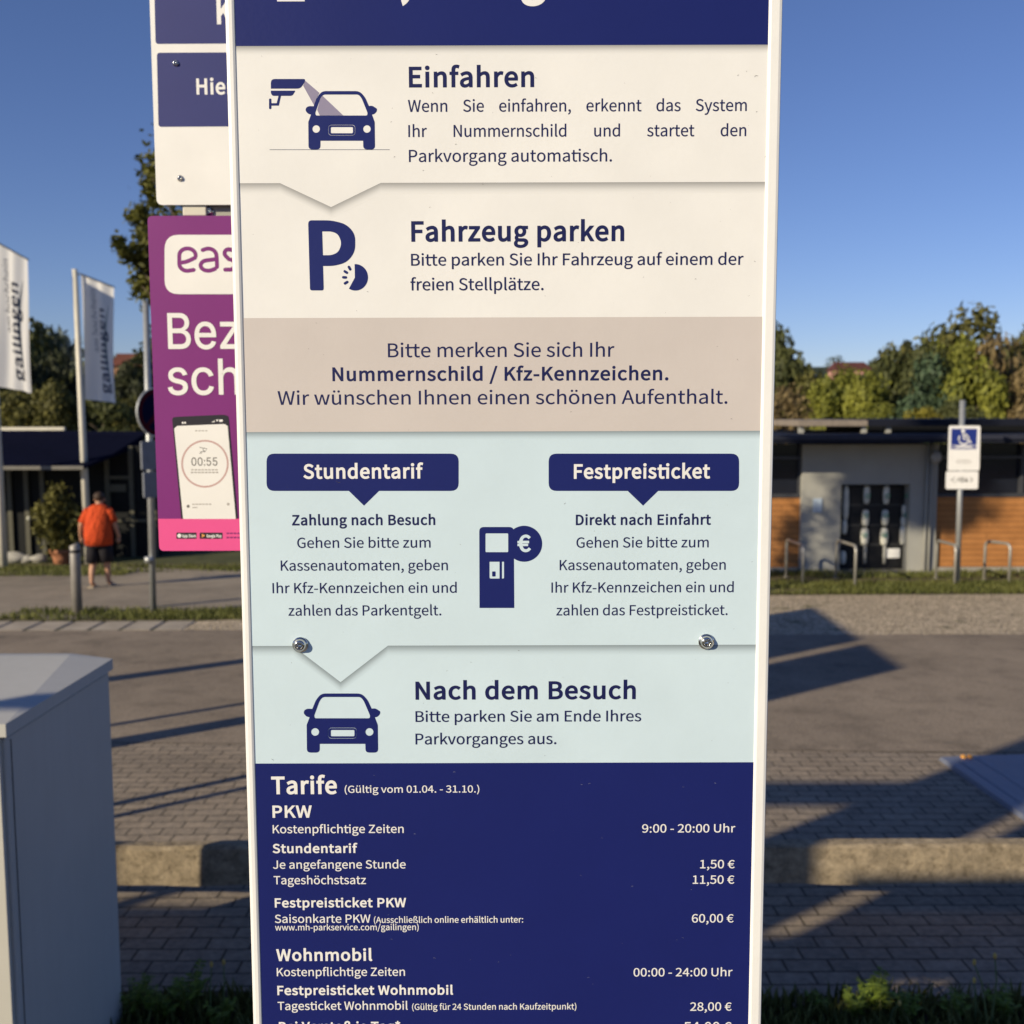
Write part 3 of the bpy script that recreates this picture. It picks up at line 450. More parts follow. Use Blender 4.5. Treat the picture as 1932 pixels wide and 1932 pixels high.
# ------------------------------------------------------------------ the tariff sign
YS = 1.2
S = Plane(YS)
XL = (W(424, 0, YS).x + W(478, 1932, YS).x) / 2; XR = (W(1477, 0, YS).x + W(1436, 1932, YS).x) / 2
IL = (W(446.3, 88, YS).x + W(480.2, 1441, YS).x + W(459.2, 600, YS).x) / 3
IR = (W(1452.2, 84, YS).x + W(1418.6, 1438, YS).x + W(1438.4, 600, YS).x) / 3
def vz(py): return W(945, py, YS).z
Z0, Z1 = 1.30, 3.02
sign = thing('parking_tariff_sign', 'tall white parking tariff sign with navy, taupe and pale blue printed panels', 'sign', (0, YS + 0.02, G(1.2)))
MB().box((XL + 0.002, YS, Z0), (XR - 0.002, YS + 0.028, Z1)).build('backing_board', M_CREAM, sign)
for sx, xo, xi in ((1, XL, IL), (-1, XR, IR)):
    prof = [(xo, YS + 0.030), (xo, YS + 0.001), (xo + sx*0.0012, YS - 0.0014), (xo + sx*0.004, YS - 0.0022), (xi - sx*0.003, YS - 0.0022), (xi - sx*0.0008, YS - 0.0012), (xi, YS - 0.0001)]
    prof += [(xi, YS + 0.0288), ]
    mb = MB(); mb.prism(prof, lambda u, v, d: Vector((u, v, d)), Z0 - 0.004, Z1 + 0.004); mb.build('side_trim', M_TRIM, sign)
for x in (XL + 0.12, XR - 0.12):
    MB().bbox((x - 0.03, YS + 0.032, G(1.2) - 0.3), (x + 0.03, YS + 0.09, Z1 - 0.1), 0.004).build('post', M_GREYPOST, sign)
def panel(name, poly, off, mat):
    mb = MB(); n = len(poly); mb.add([S.pt(u, v, off) for u, v in poly], [tuple(range(n))]); return mb.build(name, mat, sign)
def gx(px, py): return S.uv(px, py)
z_head, z_entry, z_park, z_note = vz(85.7), vz(344.5), vz(600.5), vz(814)
z_tick, z_exit = vz(1217.5), vz(1440)
cv1 = [gx(718.5, 346), gx(624.7, 390.8), gx(528.4, 345)]
cv2 = [gx(732, 1217), gx(642.6, 1287), gx(552.7, 1218)]
cv1[0] = (cv1[0][0], z_entry); cv1[2] = (cv1[2][0], z_entry); cv2[0] = (cv2[0][0], z_tick); cv2[2] = (cv2[2][0], z_tick)
e1 = [(IL, z_entry), cv1[2], cv1[1], cv1[0], (IR, z_entry)]
e2 = [(IL, z_tick), cv2[2], cv2[1], cv2[0], (IR, z_tick)]
p_head = panel('header_panel', [(IL, z_head), (IR, z_head), (IR, Z1 - 0.02), (IL, Z1 - 0.02)], 0.0010, M_NAVY)
p_entry = panel('entry_panel', e1 + [(IR, z_head + .002), (IL, z_head + .002)], 0.0007, M_CREAM)
p_park = panel('parking_panel', [(IL, z_park), (IR, z_park), (IR, z_entry + .01), (IL, z_entry + .01)], 0.0003, M_CREAM)
p_note = panel('reminder_panel', [(IL, z_note), (IR, z_note), (IR, z_park + .001), (IL, z_park + .001)], 0.0010, M_TAUPE)
p_tick = panel('ticket_panel', e2 + [(IR, z_note + .002), (IL, z_note + .002)], 0.0007, M_PALE)
p_exit = panel('exit_panel', [(IL, z_exit), (IR, z_exit), (IR, z_tick + .01), (IL, z_tick + .01)], 0.0003, M_PALE)
p_tar = panel('price_panel', [(IL, Z0 + .005), (IR, Z0 + .005), (IR, z_exit + .0005), (IL, z_exit + .0005)], 0.0006, M_NAVY)
# the printed artwork of this sign shows a soft grey border under each step: ink, part of the print
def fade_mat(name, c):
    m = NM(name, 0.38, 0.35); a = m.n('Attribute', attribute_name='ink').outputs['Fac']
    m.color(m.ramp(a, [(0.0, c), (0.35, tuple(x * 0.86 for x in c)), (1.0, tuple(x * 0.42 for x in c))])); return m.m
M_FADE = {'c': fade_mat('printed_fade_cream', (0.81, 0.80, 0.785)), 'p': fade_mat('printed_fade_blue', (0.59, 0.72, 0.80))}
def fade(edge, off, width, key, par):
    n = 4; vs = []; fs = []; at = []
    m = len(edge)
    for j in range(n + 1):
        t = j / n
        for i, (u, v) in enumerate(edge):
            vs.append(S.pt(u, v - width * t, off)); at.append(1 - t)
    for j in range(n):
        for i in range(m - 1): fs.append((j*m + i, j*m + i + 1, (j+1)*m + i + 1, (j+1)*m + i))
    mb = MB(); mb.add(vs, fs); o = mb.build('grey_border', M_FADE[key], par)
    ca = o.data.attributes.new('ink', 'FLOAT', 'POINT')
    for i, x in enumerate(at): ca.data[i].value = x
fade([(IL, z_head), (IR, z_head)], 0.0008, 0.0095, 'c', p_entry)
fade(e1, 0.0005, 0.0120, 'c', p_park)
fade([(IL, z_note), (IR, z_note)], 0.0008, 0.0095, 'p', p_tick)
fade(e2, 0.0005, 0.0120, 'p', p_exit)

O1, O2 = 0.0012, 0.0015
def lettering(par, lines, mat, off=O1, name='lettering'):
    mb = MB()
    for L in lines: S.text(mb, *L[:5], bold=len(L) > 5 and L[5], off=off, justify=(L[6] if len(L) > 6 else None))
    return mb.build(name, mat, par, fix=False)
for q in (('E', 523, 575, 3, 80, True), (',', 757, 775, -9, 80, True), ('g', 983, 1031, -13, 80, True)): lettering(p_head, [q], M_CREAM, O2, 'letter')
lettering(p_entry, [('Einfahren', 771.6, 1007.8, 165.3, 39.6, True),
    ('Wenn Sie einfahren, erkennt das System', 769.8, 1408.7, 211.4, 23.6, False, 0.965),
    ('Ihr Nummernschild und startet den', 770.5, 1407.6, 258.8, 23.6, False, 0.965),
    ('Parkvorgang automatisch.', 771.6, 1154.5, 305.9, 23.6)], M_INK)
lettering(p_park, [('Fahrzeug parken', 776.1, 1177.4, 456.2, 39.4, True),
    ('Bitte parken Sie Ihr Fahrzeug auf einem der', 775.6, 1402.4, 501.4, 23.3),
    ('freien Stellplätze.', 774.5, 1025.4, 548.1, 23.3)], M_INK)
lettering(p_note, [('Bitte merken Sie sich Ihr', 732.1, 1159.1, 674.3, 27),
    ('Nummernschild / Kfz-Kennzeichen.', 627.4, 1261.1, 719.4, 27.2, True),
    ('Wir wünschen Ihnen einen schönen Aufenthalt.', 524.2, 1372.3, 764, 27.2)], M_INK)
lettering(p_tick, [('Zahlung nach Besuch', 551.1, 821.3, 991.4, 20.3, True), ('Gehen Sie bitte zum', 561, 812.5, 1033.9, 19.8),
    ('Kassenautomaten, geben', 529.9, 845.1, 1076.8, 19.8), ('Ihr Kfz-Kennzeichen ein und', 514.4, 861.7, 1119.3, 19.8),
    ('zahlen das Parkentgelt.', 544.4, 832.7, 1161.7, 19.8)], M_INK)
lettering(p_tick, [('Direkt nach Einfahrt', 1086.3, 1341, 990.9, 20.3, True), ('Gehen Sie bitte zum', 1087.4, 1336.9, 1033.4, 19.8),
    ('Kassenautomaten, geben', 1055.8, 1369, 1075.8, 19.8), ('Ihr Kfz-Kennzeichen ein und', 1040.3, 1384, 1118.2, 19.8),
    ('zahlen das Festpreisticket.', 1049.6, 1372.6, 1161.2, 19.8)], M_INK)
lettering(p_exit, [('Nach dem Besuch', 784, 1199.2, 1320.1, 34.8, True), ('Bitte parken Sie am Ende Ihres', 784, 1209.5, 1362, 21),
    ('Parkvorganges aus.', 784, 1049.6, 1404.5, 21)], M_INK)
lettering(p_tar, [('Tarife', 512.4, 636, 1498.3, 33.6, True), ('(Gültig vom 01.04. - 31.10.)', 650.5, 904.4, 1495.6, 13.6),
    ('PKW', 514.5, 588.6, 1542.7, 23.2, True), ('Kostenpflichtige Zeiten', 514.8, 761.8, 1571.9, 15.8),
    ('Stundentarif', 514.8, 674.5, 1609.4, 17.6, True), ('Je angefangene Stunde', 515.3, 765.5, 1638.8, 15.8),
    ('Tageshöchstsatz', 516.7, 690.6, 1668.2, 15.8), ('Festpreisticket PKW', 518.8, 766.3, 1712, 17.8, True),
    ('Saisonkarte PKW', 518.8, 699.2, 1741, 15.6), ('(Ausschließlich online erhältlich unter:', 705.6, 987, 1741, 11.8),
    ('www.mh-parkservice.com/gailingen)', 519.3, 790.1, 1755.2, 11.8),
    ('Wohnmobil', 521.7, 702.4, 1813, 22.8, True), ('Kostenpflichtige Zeiten', 522.5, 764.2, 1841.4, 15.8),
    ('Festpreisticket Wohnmobil', 523.6, 854.9, 1877.2, 18, True), ('Tagesticket Wohnmobil', 524.2, 769.5, 1905.3, 15.8),
    ('(Gültig für 24 Stunden nach Kaufzeitpunkt)', 777.6, 1087.4, 1905, 11.8),
    ('Bei Verstoß je Tag*', 526.6, 755.4, 1945.6, 18, True),
    ('9:00 - 20:00 Uhr', 1211.3, 1387.1, 1570.6, 15.8), ('1,50 €', 1320.7, 1386, 1638, 15.8), ('11,50 €', 1306.8, 1385.2, 1667.2, 15.8),
    ('60,00 €', 1305.2, 1383.9, 1740.2, 15.8), ('00:00 - 24:00 Uhr', 1195.2, 1381.7, 1841.9, 15.8), ('28,00 €', 1302, 1380.1, 1906.7, 15.8),
    ('54,00 €', 1290, 1380, 1946, 18)], M_CREAM, O2)

def art(par, name, mat, shapes, off):
    mb = MB()
    for sh in shapes: S.shape(mb, [S.poly(c) for c in sh], off)
    return mb.build(name, mat, par, fix=False)
# speech-bubble headings
bub = lambda x0, x1, tip, b0, b1: rounded([(x0, 855.8), (x1, 855.8), (x1, 926.2), (b1, 926.2), (tip, 954), (b0, 926.2), (x0, 926.2)], [15, 15, 15, 0, 0, 0, 15])
b1 = art(p_tick, 'heading_bubble', M_NAVY, [[bub(503, 865.3, 686.8, 658.3, 715.2)]], O1)
b2 = art(p_tick, 'heading_bubble', M_NAVY, [[bub(1035.1, 1394.3, 1213.2, 1184.2, 1241.6)]], O1)
mb = MB(); S.text(mb, 'Stundentarif', 572.9, 798.6, 903.4, 28, True, O2); mb.build('heading_lettering', M_CREAM, p_tick, fix=False)
mb = MB(); S.text(mb, 'Festpreisticket', 1082.7, 1339.4, 903.4, 28, True, O2); mb.build('heading_lettering', M_CREAM, p_tick, fix=False)
# car pictograms
def car_icon(fx, par):
    q = lambda pts: [fx(*p) for p in pts]
    body = rounded([(868,376),(1325,376),(1392,455),(1436,556),(1478,552),(1536,590),(1530,625),(1500,655),(1473,660),(1506,750),(1510,1080),(1368,1080),(1366,976),(851,976),(851,1080),(707,1080),(704,750),(737,660),(700,650),(668,610),(680,572),(715,556),(768,560),(808,455)],
                   [55,55,30,4,40,40,24,24,3,10,45,45,4,4,45,45,10,3,24,40,40,30,4,30])
    wins = rounded([(885,418),(1312,418),(1348,462),(1420,640),(1415,671),(795,671),(788,640),(850,462)], [40,40,30,14,22,22,14,30])
    p1 = rounded(rect(946,784,1270,912), 42); p2 = rounded(rect(949.5,787.5,1266.5,908.5), 39)
    art(par, 'car_pictogram', M_NAVY, [[q(body), q(wins), q(circle(799,834,45)), q(circle(1412,834,45)), q(p1)],
                                       [q(p2), q(rounded(rect(976,811,1243,885), 14))]], O1)
f1 = lambda x, y: (471.7 + x*0.15626, 113.2 + y*0.15626)
car_icon(f1, p_entry)
def f2(x, y):           # the same pictogram again, smaller, on the exit panel
    return (572.6 + (x - 668) * (717.7 - 572.6) / (1536 - 668), 1308.2 + (y - 376) * (1419.8 - 1308.2) / (1080 - 376))
car_icon(f2, p_exit)
q1 = lambda pts: [f1(*p) for p in pts]
art(p_entry, 'camera_pictogram', M_NAVY, [[q1(rounded([(252,230),(668,230),(660,270),(608,347),(252,347)], [50,22,10,40,4]))],
    [q1(rounded([(252,371),(545,371),(545,380),(512,434),(270,434),(252,400)], [3,4,4,25,25,10]))],
    [q1([(345,432),(375,432),(349,552),(258,552),(258,522),(323,522)])], [q1(rounded(rect(230,466,259,594), 15))]], O1)
art(p_entry, 'ground_line', M_INK, [[q1(rect(238,1081,1686,1086.5))]], O1)
art(p_entry, 'light_beam_pictogram', M_BEAM, [[q1([(668,252),(838,397),(806,455),(772,545),(643,312)])], [q1([(872,430),(1125,669),(842,669),(812,605),(850,462)])]], O1)
f3 = lambda x, y: (547.2 + x*0.09766, 386.8 + y*0.09766)
q3 = lambda pts: [f3(*p) for p in pts]
Pout = rounded([(350,296),(800,296),(1090,370),(1258,560),(1258,900),(1100,1110),(840,1178),(637,1178),(650,1650),(387,1650)], [75,120,150,160,160,150,120,0,42,42])
Pin = rounded([(620,510),(800,510),(925,560),(984,690),(984,790),(930,915),(800,970),(634,970)], [0,60,70,90,90,70,60,0])
cres = [(1248,1142)] + [(1262 + 243*math.cos(a), 1397 + 256*math.sin(a)) for a in [(-1.52 + 3.62*k/24) for k in range(25)]] + [(1138,1617), (1253,1402)]
art(p_park, 'parking_pictogram', M_NAVY, [[q3(Pout), q3(Pin)], [q3(cres)]] + [[stroke(q3([a, b]), 4.9)] for a, b in
    (((1137,1197),(1162,1243)), ((1058,1282),(1098,1308)), ((1029,1397),(1078,1399)), ((1062,1514),(1105,1487)))], O1)
f4 = lambda x, y: (886.8 + x*0.09764, 971.7 + y*0.09764)
q4 = lambda pts: [f4(*p) for p in pts]
art(p_tick, 'pay_machine_pictogram', M_NAVY, [[q4(rounded([(178,230),(845,230),(855,1795),(183,1795)], [90,90,0,0])), q4(rounded(rect(298,354,737,716), 20)),
    q4(rounded(rect(376,902,570,1226), [0,0,0,30])), q4(rounded(rect(616,902,656,1226), [0,0,28,0]))], [q4(rounded(rect(427,1088,494,1187), 15))]], O1)
art(p_tick, 'coin_pictogram', M_NAVY, [[q4([(1045 + 348*math.cos(a), 554 + 348*math.sin(a)) for a in [(-2.2 + 4.4*k/40) for k in range(41)]])]], O1 + 0.00015)
mb = MB(); S.text(mb, '€', 976.4, 1001.4, 1041.2, 33, True, O2); mb.build('euro_mark', M_PALE, p_tick, fix=False)
# bolts
def bolt(par, c, r, mat, Y):
    prof = [(r, 0), (r, .10*r), (.97*r, .16*r), (.80*r, .18*r), (.78*r, .30*r), (.70*r, .52*r), (.58*r, .66*r), (.42*r, .72*r), (.38*r, .68*r), (.34*r, .25*r), (.05*r, .18*r)]
    mb = MB(); n = 24
    mb.rings([[Vector((c.x + a*math.cos(2*math.pi*k/n) * (1 if a > .4*r or a < .1*r else (1 + .12*math.cos(6*2*math.pi*k/n))), Y - h, c.z + a*math.sin(2*math.pi*k/n) * (1 if a > .4*r or a < .1*r else (1 + .12*math.cos(6*2*math.pi*k/n))))) for k in range(n)] for a, h in prof])
    return mb.build('bolt', mat, par)
for px, py in ((567, 1216), (1332, 1210)): bolt(sign, W(px, py, YS), 0.0094, M_BOLT, YS - 0.0012)
# flecks of dirt and small scratches on the face
rnd = random.Random(5); mb = MB(); mbl = MB()
def fleck(b, u, v, L, wd, a, off):
    n = 6; pts = [(u + L*(k/n - .5)*math.cos(a) + .25*L*(k/n-.5)**2*math.sin(a)*4, v + L*(k/n - .5)*math.sin(a) - .25*L*(k/n-.5)**2*math.cos(a)*4) for k in range(n + 1)]
    for k in range(n):
        w1 = wd * math.sin(math.pi * k / n) ; w2 = wd * math.sin(math.pi * (k + 1) / n)
        (x0, z0), (x1, z1) = pts[k], pts[k + 1]
        b.add([S.pt(x0, z0 - w1, off), S.pt(x1, z1 - w2, off), S.pt(x1, z1 + w2 + 1e-5, off), S.pt(x0, z0 + w1 + 1e-5, off)], [(0, 1, 2, 3)])
for px, py, L in ((1426,143,9),(1392,142,4),(1427,211,4),(1408,135,3),(744,296,4),(798,322,4),(1392,679,6),(1380,790,4),(660,1146,7),(672,1148,5),(1065,950,6),(515,1433,8),(640,910,6),(1188,488,4),(738,230,3),(860,272,4),(1050,200,4),(636,908,4),(1424,493,4)):
    u, v = S.uv(px, py); fleck(mb, u, v, L*0.00062, 0.00022, rnd.uniform(-1, 1), 0.0018)
for k in range(95):
    u = rnd.uniform(IL, IR); v = rnd.uniform(z_exit, z_head); fleck(mb, u, v, rnd.uniform(.0008, .0026), rnd.uniform(.00008, .0002), rnd.uniform(-1.5, 1.5), 0.0018)
mb.build('dirt_specks', M_DIRT, sign, fix=False)['kind'] = 'stuff'
for k in range(60):
    u = rnd.uniform(IL, IR); v = rnd.uniform(Z0, z_exit); fleck(mbl, u, v, rnd.uniform(.001, .004), rnd.uniform(.00006, .0002), rnd.uniform(-.6, .6), 0.0018)
mbl.build('scuff_specks', plain('scratched_print', (0.25, 0.26, 0.36), 0.6), sign, fix=False)['kind'] = 'stuff'

# ------------------------------------------------------------------ the two signs standing behind its left edge
YB = 2.0
M_WHITEB = printm('enamel_white', (0.83, 0.815, 0.79), 0.4); M_BLUEB = printm('enamel_blue', (0.026, 0.032, 0.16), 0.6)
M_PURPLE = printm('print_purple', (0.205, 0.024, 0.185), 0.42); M_PINK = printm('print_pink', (0.80, 0.095, 0.30), 0.42)
M_PHONE = printm('print_black', (0.025, 0.022, 0.03), 0.4); M_RING = printm('print_rose', (0.55, 0.36, 0.34)); M_GREY = printm('print_grey', (0.16, 0.15, 0.14)); M_SOFT = printm('print_soft_grey', (0.42, 0.39, 0.36))
Bp = Plane(YB)
def slab(mb, poly, y0, y1): mb.prism(poly, lambda u, v, d: Vector((u, d, v)), y0, y1)
bl = (W(284, 0, YB).x + W(293.5, 380, YB).x) / 2; bz = W(360, 386.5, YB).z; XBR = -0.10
board = thing('guidance_sign', 'white sign board with rounded corners and blue panels, above the purple sign', 'sign', (bl + 0.25, YB, G(YB)))
mb = MB(); slab(mb, rounded([(bl, bz), (XBR, bz), (XBR, 3.5), (bl, 3.5)], 0.012), YB, YB + 0.003); face = mb.build('board', M_WHITEB, board)
for pl in ([(293.5, 83), (700, 81), (700, -160), (288, -160)], [(299, 239.5), (704, 237), (700, 97.5), (296, 99.5)]):
    mb = MB(); Bp.shape(mb, [rounded(Bp.poly(pl), 0.006)], 0.0004); mb.build('blue_panel', M_BLUEB, board, fix=False)
for q in (('Hier', 371, 442, 178.5, 30.5), ('K', 409.5, 440, 46, 48)):
    mb = MB(); Bp.text(mb, *q, True, 0.0008); mb.build('lettering', M_WHITEB, board, fix=False)
for px, py in ((331.5, 119.5), (340, 336.5)): bolt(board, W(px, py, YB), 0.0058, M_BOLT, YB - 0.0008)
pxl = W(352, 395, YB + 0.03).x; zt_p = W(360, 407, YB).z
MB().bbox((pxl, YB + 0.005, zt_p + 0.001), (pxl + 0.045, YB + 0.07, bz + 0.25), 0.002).build('bracket', M_CREAMPOST, board)
MB().bbox((pxl + 0.26, YB + 0.0215, G(YB) - 0.2), (pxl + 0.32, YB + 0.08, 3.42), 0.004).build('post', M_CREAMPOST, board)
mb = MB(); mb.box((pxl + 0.0455, YB + 0.016, zt_p + 0.0012), (pxl + 0.258, YB + 0.05, W(400, 386, YB).z + 0.06)); mb.build('cross_rail', plain('grey_green_steel', (0.36, 0.36, 0.30), 0.5), board)
bolt(board, W(396, 399.5, YB + .02), 0.009, M_BOLT, YB + 0.0155)
pl_ = (W(277.5, 408, YB).x + W(300.5, 1036, YB).x) / 2; zt = W(360, 407, YB).z; zb = W(360, 1039.5, YB).z
pur = thing('parking_app_sign', 'purple and pink advertising sign showing a phone with a timer', 'sign', (pl_ + 0.25, YB, G(YB)))
mb = MB(); slab(mb, rounded([(pl_, zb), (XBR, zb), (XBR, zt), (pl_, zt)], 0.010), YB + 0.0005, YB + 0.02); mb.build('board', M_PURPLE, pur)
zpk = W(360, 978.7, YB).z
mb = MB(); Bp.shape(mb, [rounded([(pl_ + .0004, zb + .0004), (XBR, zb + .0004), (XBR, zpk), (pl_ + .0004, zpk)], [0.010, 0.010, 0, 0])], 0.0002); mb.build('pink_strip', M_PINK, pur, fix=False)
mb = MB(); Bp.shape(mb, [rounded(Bp.poly(rect(310.5, 443, 700, 555)), 0.027)], 0.0003); mb.build('logo_field', M_WHITEB, pur, fix=False)
gl = lambda pts, wd=7.4: stroke(Bp.poly([(x*0.25, 377.3 + y*0.25) for x, y in pts]), wd * 0.001033)
def arc(cx, cy, rx, ry, a0, a1, n=14): return [(cx + rx*math.cos(R(a0 + (a1-a0)*k/n)), cy - ry*math.sin(R(a0 + (a1-a0)*k/n))) for k in range(n + 1)]
e1_ = [(1360,474),(1400,468),(1435,455)]; e2_ = [(1440,452)] + arc(1415,418,62,52,-20,180,14) + [(1353,470)] + arc(1413,480,60,55,190,275,8) + [(1462,528)]
a1_ = [(1530,378)] + arc(1572,422,62,55,112,0,8) + [(1636,440),(1638,505)]; a2_ = [(1634,446),(1560,456)] + arc(1572,494,58,40,115,300,12) + [(1622,520)]
s_ = [(1762,378),(1722,371)] + arc(1725,402,30,30,95,215,8) + [(1728,448)] + arc(1738,488,34,38,75,-85,8) + [(1700,526)]
mb = MB()
for k_, g_ in enumerate((e1_, e2_, a1_, a2_, s_)): Bp.shape(mb, [gl(g_)], 0.0005 + .0001 * k_)
mb.build('logo_lettering', M_PURPLE, pur, fix=False)
mb = MB(); Bp.text(mb, 'Bez', 317.5, 452, 658.6, 68.2, False, 0.0005, font=GROTESK); Bp.text(mb, 'sch', 317.3, 452, 744.9, 68.2, False, 0.0005, font=GROTESK)
mb.build('lettering', M_WHITEB, pur, fix=False)
fp = lambda x, y: (283 + x*0.14652, 773.6 + y*0.14652)
qp = lambda pts: Bp.poly([fp(*p) for p in pts])
mb = MB(); Bp.shape(mb, [qp(rounded([(284,100),(335,88),(950,60),(1010,75),(1130,1402),(402,1402)], [40,60,60,60,0,0]))], 0.0003); ph = mb.build('phone_picture', M_PHONE, pur, fix=False)
mb = MB(); Bp.shape(mb, [qp(rounded([(312,238),(350,205),(960,180),(1000,205),(1105,1402),(427,1402)], 8))], 0.0005); mb.build('phone_screen', M_WHITEB, ph, fix=False)
mb = MB(); Bp.shape(mb, [qp(circle(708,692,306,40,308)), qp(circle(708,692,283,40,285))], 0.0007); mb.build('timer_ring', M_RING, ph, fix=False)
mb = MB(); Bp.text(mb, '00:55', *[fp(535, 720)[0], fp(870, 720)[0], fp(0, 718)[1], 108 * 0.14652], False, 0.0007, font=GROTESK)
mb.build('timer_digits', M_GREY, ph, fix=False)
for grp in (((580,750,267,13),), ((530,880,770,16),(525,890,804,18)), ((545,800,1213,15),(548,615,1255,15))):
    mb = MB()
    for x0, x1, y, h in grp:
        n = max(3, int((x1-x0)/42)); st = (x1-x0)/n
        for k in range(n): Bp.shape(mb, [qp(rect(x0 + st*k, y - h*.5, x0 + st*k + st*.78, y + h*.5))], 0.0007)
    mb.build('small_print', M_SOFT, ph, fix=False)
mb = MB(); Bp.shape(mb, [qp(circle(1008,1212,18))], 0.0007); mb.build('round_button', M_SOFT, ph, fix=False)
mb = MB()
for pts in ([(640,480),(735,500),(715,530),(650,540)], [(680,500),(700,540)], [(640,560),(665,552)]): Bp.shape(mb, [stroke(qp(pts), 0.0014)], 0.0007)
mb.build('ticket_symbol', M_GREY, ph, fix=False)
mb = MB(); Bp.shape(mb, [qp(circle(492,1240,20))], 0.0007); mb.build('car_dot', M_GREY, ph, fix=False)
mb = MB()
for x in (410, 440): Bp.shape(mb, [qp(rect(x, 152, x + 22, 176))], 0.0005)
mb.build('clock_digits', M_WHITEB, ph, fix=False); mb = MB()
Bp.shape(mb, [qp(rounded(rect(890,122,938,152), 12))], 0.0005); Bp.shape(mb, [qp([(848,124),(884,122),(866,152)])], 0.0005)
for k in range(4): Bp.shape(mb, [qp(rect(795 + 11*k, 150 - 6*k, 802 + 11*k, 158))], 0.0005)
mb.build('signal_symbol', M_WHITEB, ph, fix=False)
for x0, x1, t, a, b in ((340, 600, 'App Store', 415, 592), (640, 935, 'Google Play', 728, 922)):
    mb = MB(); Bp.shape(mb, [qp(rounded(rect(x0, 1578, x1, 1658), 12))], 0.0006); bdg = mb.build('store_badge', M_PHONE, pur, fix=False)
    mb = MB()
    if x0 == 340: Bp.shape(mb, [qp(circle(378,1618,26))], 0.0009)
    Bp.text(mb, t, fp(a, 0)[0], fp(b, 0)[0], fp(0, 1640)[1], 40 * .14652, True, 0.0009); mb.build('badge_lettering', M_WHITEB, bdg, fix=False)
mb = MB(); Bp.shape(mb, [qp([(668,1592),(712,1617),(668,1642)])], 0.0009); mb.build('play_mark', printm('print_orange', (0.8, 0.35, 0.1)), bdg, fix=False)
mb = MB()
for x0, x1, y in ((985,1230,1588),(985,1210,1642)):
    for k in range(5): Bp.shape(mb, [qp(rect(x0 + 46*k, y - 10, x0 + 46*k + 36, y + 10))], 0.0006)
mb.build('small_print', printm('print_plum', (0.24, 0.03, 0.16)), pur, fix=False)
# ------------------------------------------------------------------ pavilion on the right
YP = 20.0
def X(px, Y=YP): return W(px, 950, Y).x
def Z(py, Y=YP): return W(1700, py, Y).z
zg = G(YP)
def mat_clad():
    m = NM('timber_cladding', 0.7, 0.3)
    mp = m.n('Mapping'); mp.inputs['Rotation'].default_value = (R(90), 0, 0); m.l(m.tc, mp.inputs['Vector'])
    b = m.n('TexBrick', Scale=1.0); b.offset = 0.37
    for k, v in (('Brick Width', 1.7), ('Row Height', 0.11), ('Mortar Size', 0.006), ('Mortar Smooth', 0.2)): b.inputs[k].default_value = v
    b.inputs['Color1'].default_value = (0.47, 0.205, 0.065, 1); b.inputs['Color2'].default_value = (0.40, 0.17, 0.052, 1); b.inputs['Mortar'].default_value = (0.20, 0.088, 0.03, 1)
    m.l(mp.outputs[0], b.inputs['Vector']); f = m.noise(3.5, 5)
    m.color(m.mix(0.6, b.outputs['Color'], m.ramp(f, [(0.3, (0.75, 0.72, 0.7)), (0.7, (1.18, 1.2, 1.25))]), 'MULTIPLY')).bump(b.outputs['Fac'], -0.006, 0.6); return m.m
M_CLAD = mat_clad()
M_GREYW = plain('grey_render', (0.34, 0.335, 0.31), 0.85, 0.3, 0, 0.07, 2)
M_DARKM = plain('blue_metal_and_slab_shade', (0.012, 0.014, 0.024), 0.7, 0.15, 0, 0.1)
M_GLASS = plain('dark_glass', (0.012, 0.015, 0.025), 0.08, 0.5, 0, 0.1)
M_BLACK = plain('black_steel', (0.012, 0.012, 0.014), 0.5, 0.3)
M_CONC = plain('concrete', (0.33, 0.31, 0.275), 0.85, 0.3, 0, 0.14, 5, 0.003)
M_WOODG = plain('timber_and_sunlit_slab', (0.24, 0.20, 0.165), 0.8, 0.3, 0, 0.15, 8)
pav = thing('timber_pavilion', 'low flat roofed pavilion with orange brown timber walls and a grey entrance wall', 'building', (X(1700), YP, zg))
x0, x1, xa, xb, xc = X(1290), X(2090), X(1509), X(1583), X(1712); xd = X(1763)
ztop = Z(838)
zw0, zw1 = Z(938), Z(866)
MB().box((x0, YP, zg + 0.10), (xa, YP + 0.2, zw0)).build('timber_wall', M_CLAD, pav)
MB().box((xd, YP, zg + 0.10), (x1, YP + 0.2, zw0)).build('timber_wall', M_CLAD, pav)
MB().box((x0, YP - 0.05, zg - 0.2), (xa, YP + 0.22, zg + 0.098)).build('plinth', M_CONC, pav); MB().box((xd, YP - 0.05, zg - 0.2), (x1, YP + 0.22, zg + 0.098)).build('plinth', M_CONC, pav)
mb = MB(); mb.box((xa + .002, YP - 0.12, zg - 0.2), (xb, YP + 1.0, ztop)); mb.box((xb + .001, YP - 0.118, Z(913)), (xc - .001, YP + 1.0, ztop - .001)); mb.box((xc, YP - 0.12, zg - 0.2), (xd - .002, YP + 1.0, ztop)); mb.build('entrance_wall', M_GREYW, pav)
MB().box((xb - .05, YP + 1.0, zg - .1), (xc + .05, YP + 1.15, ztop)).build('recess_wall', M_BLACK, pav)
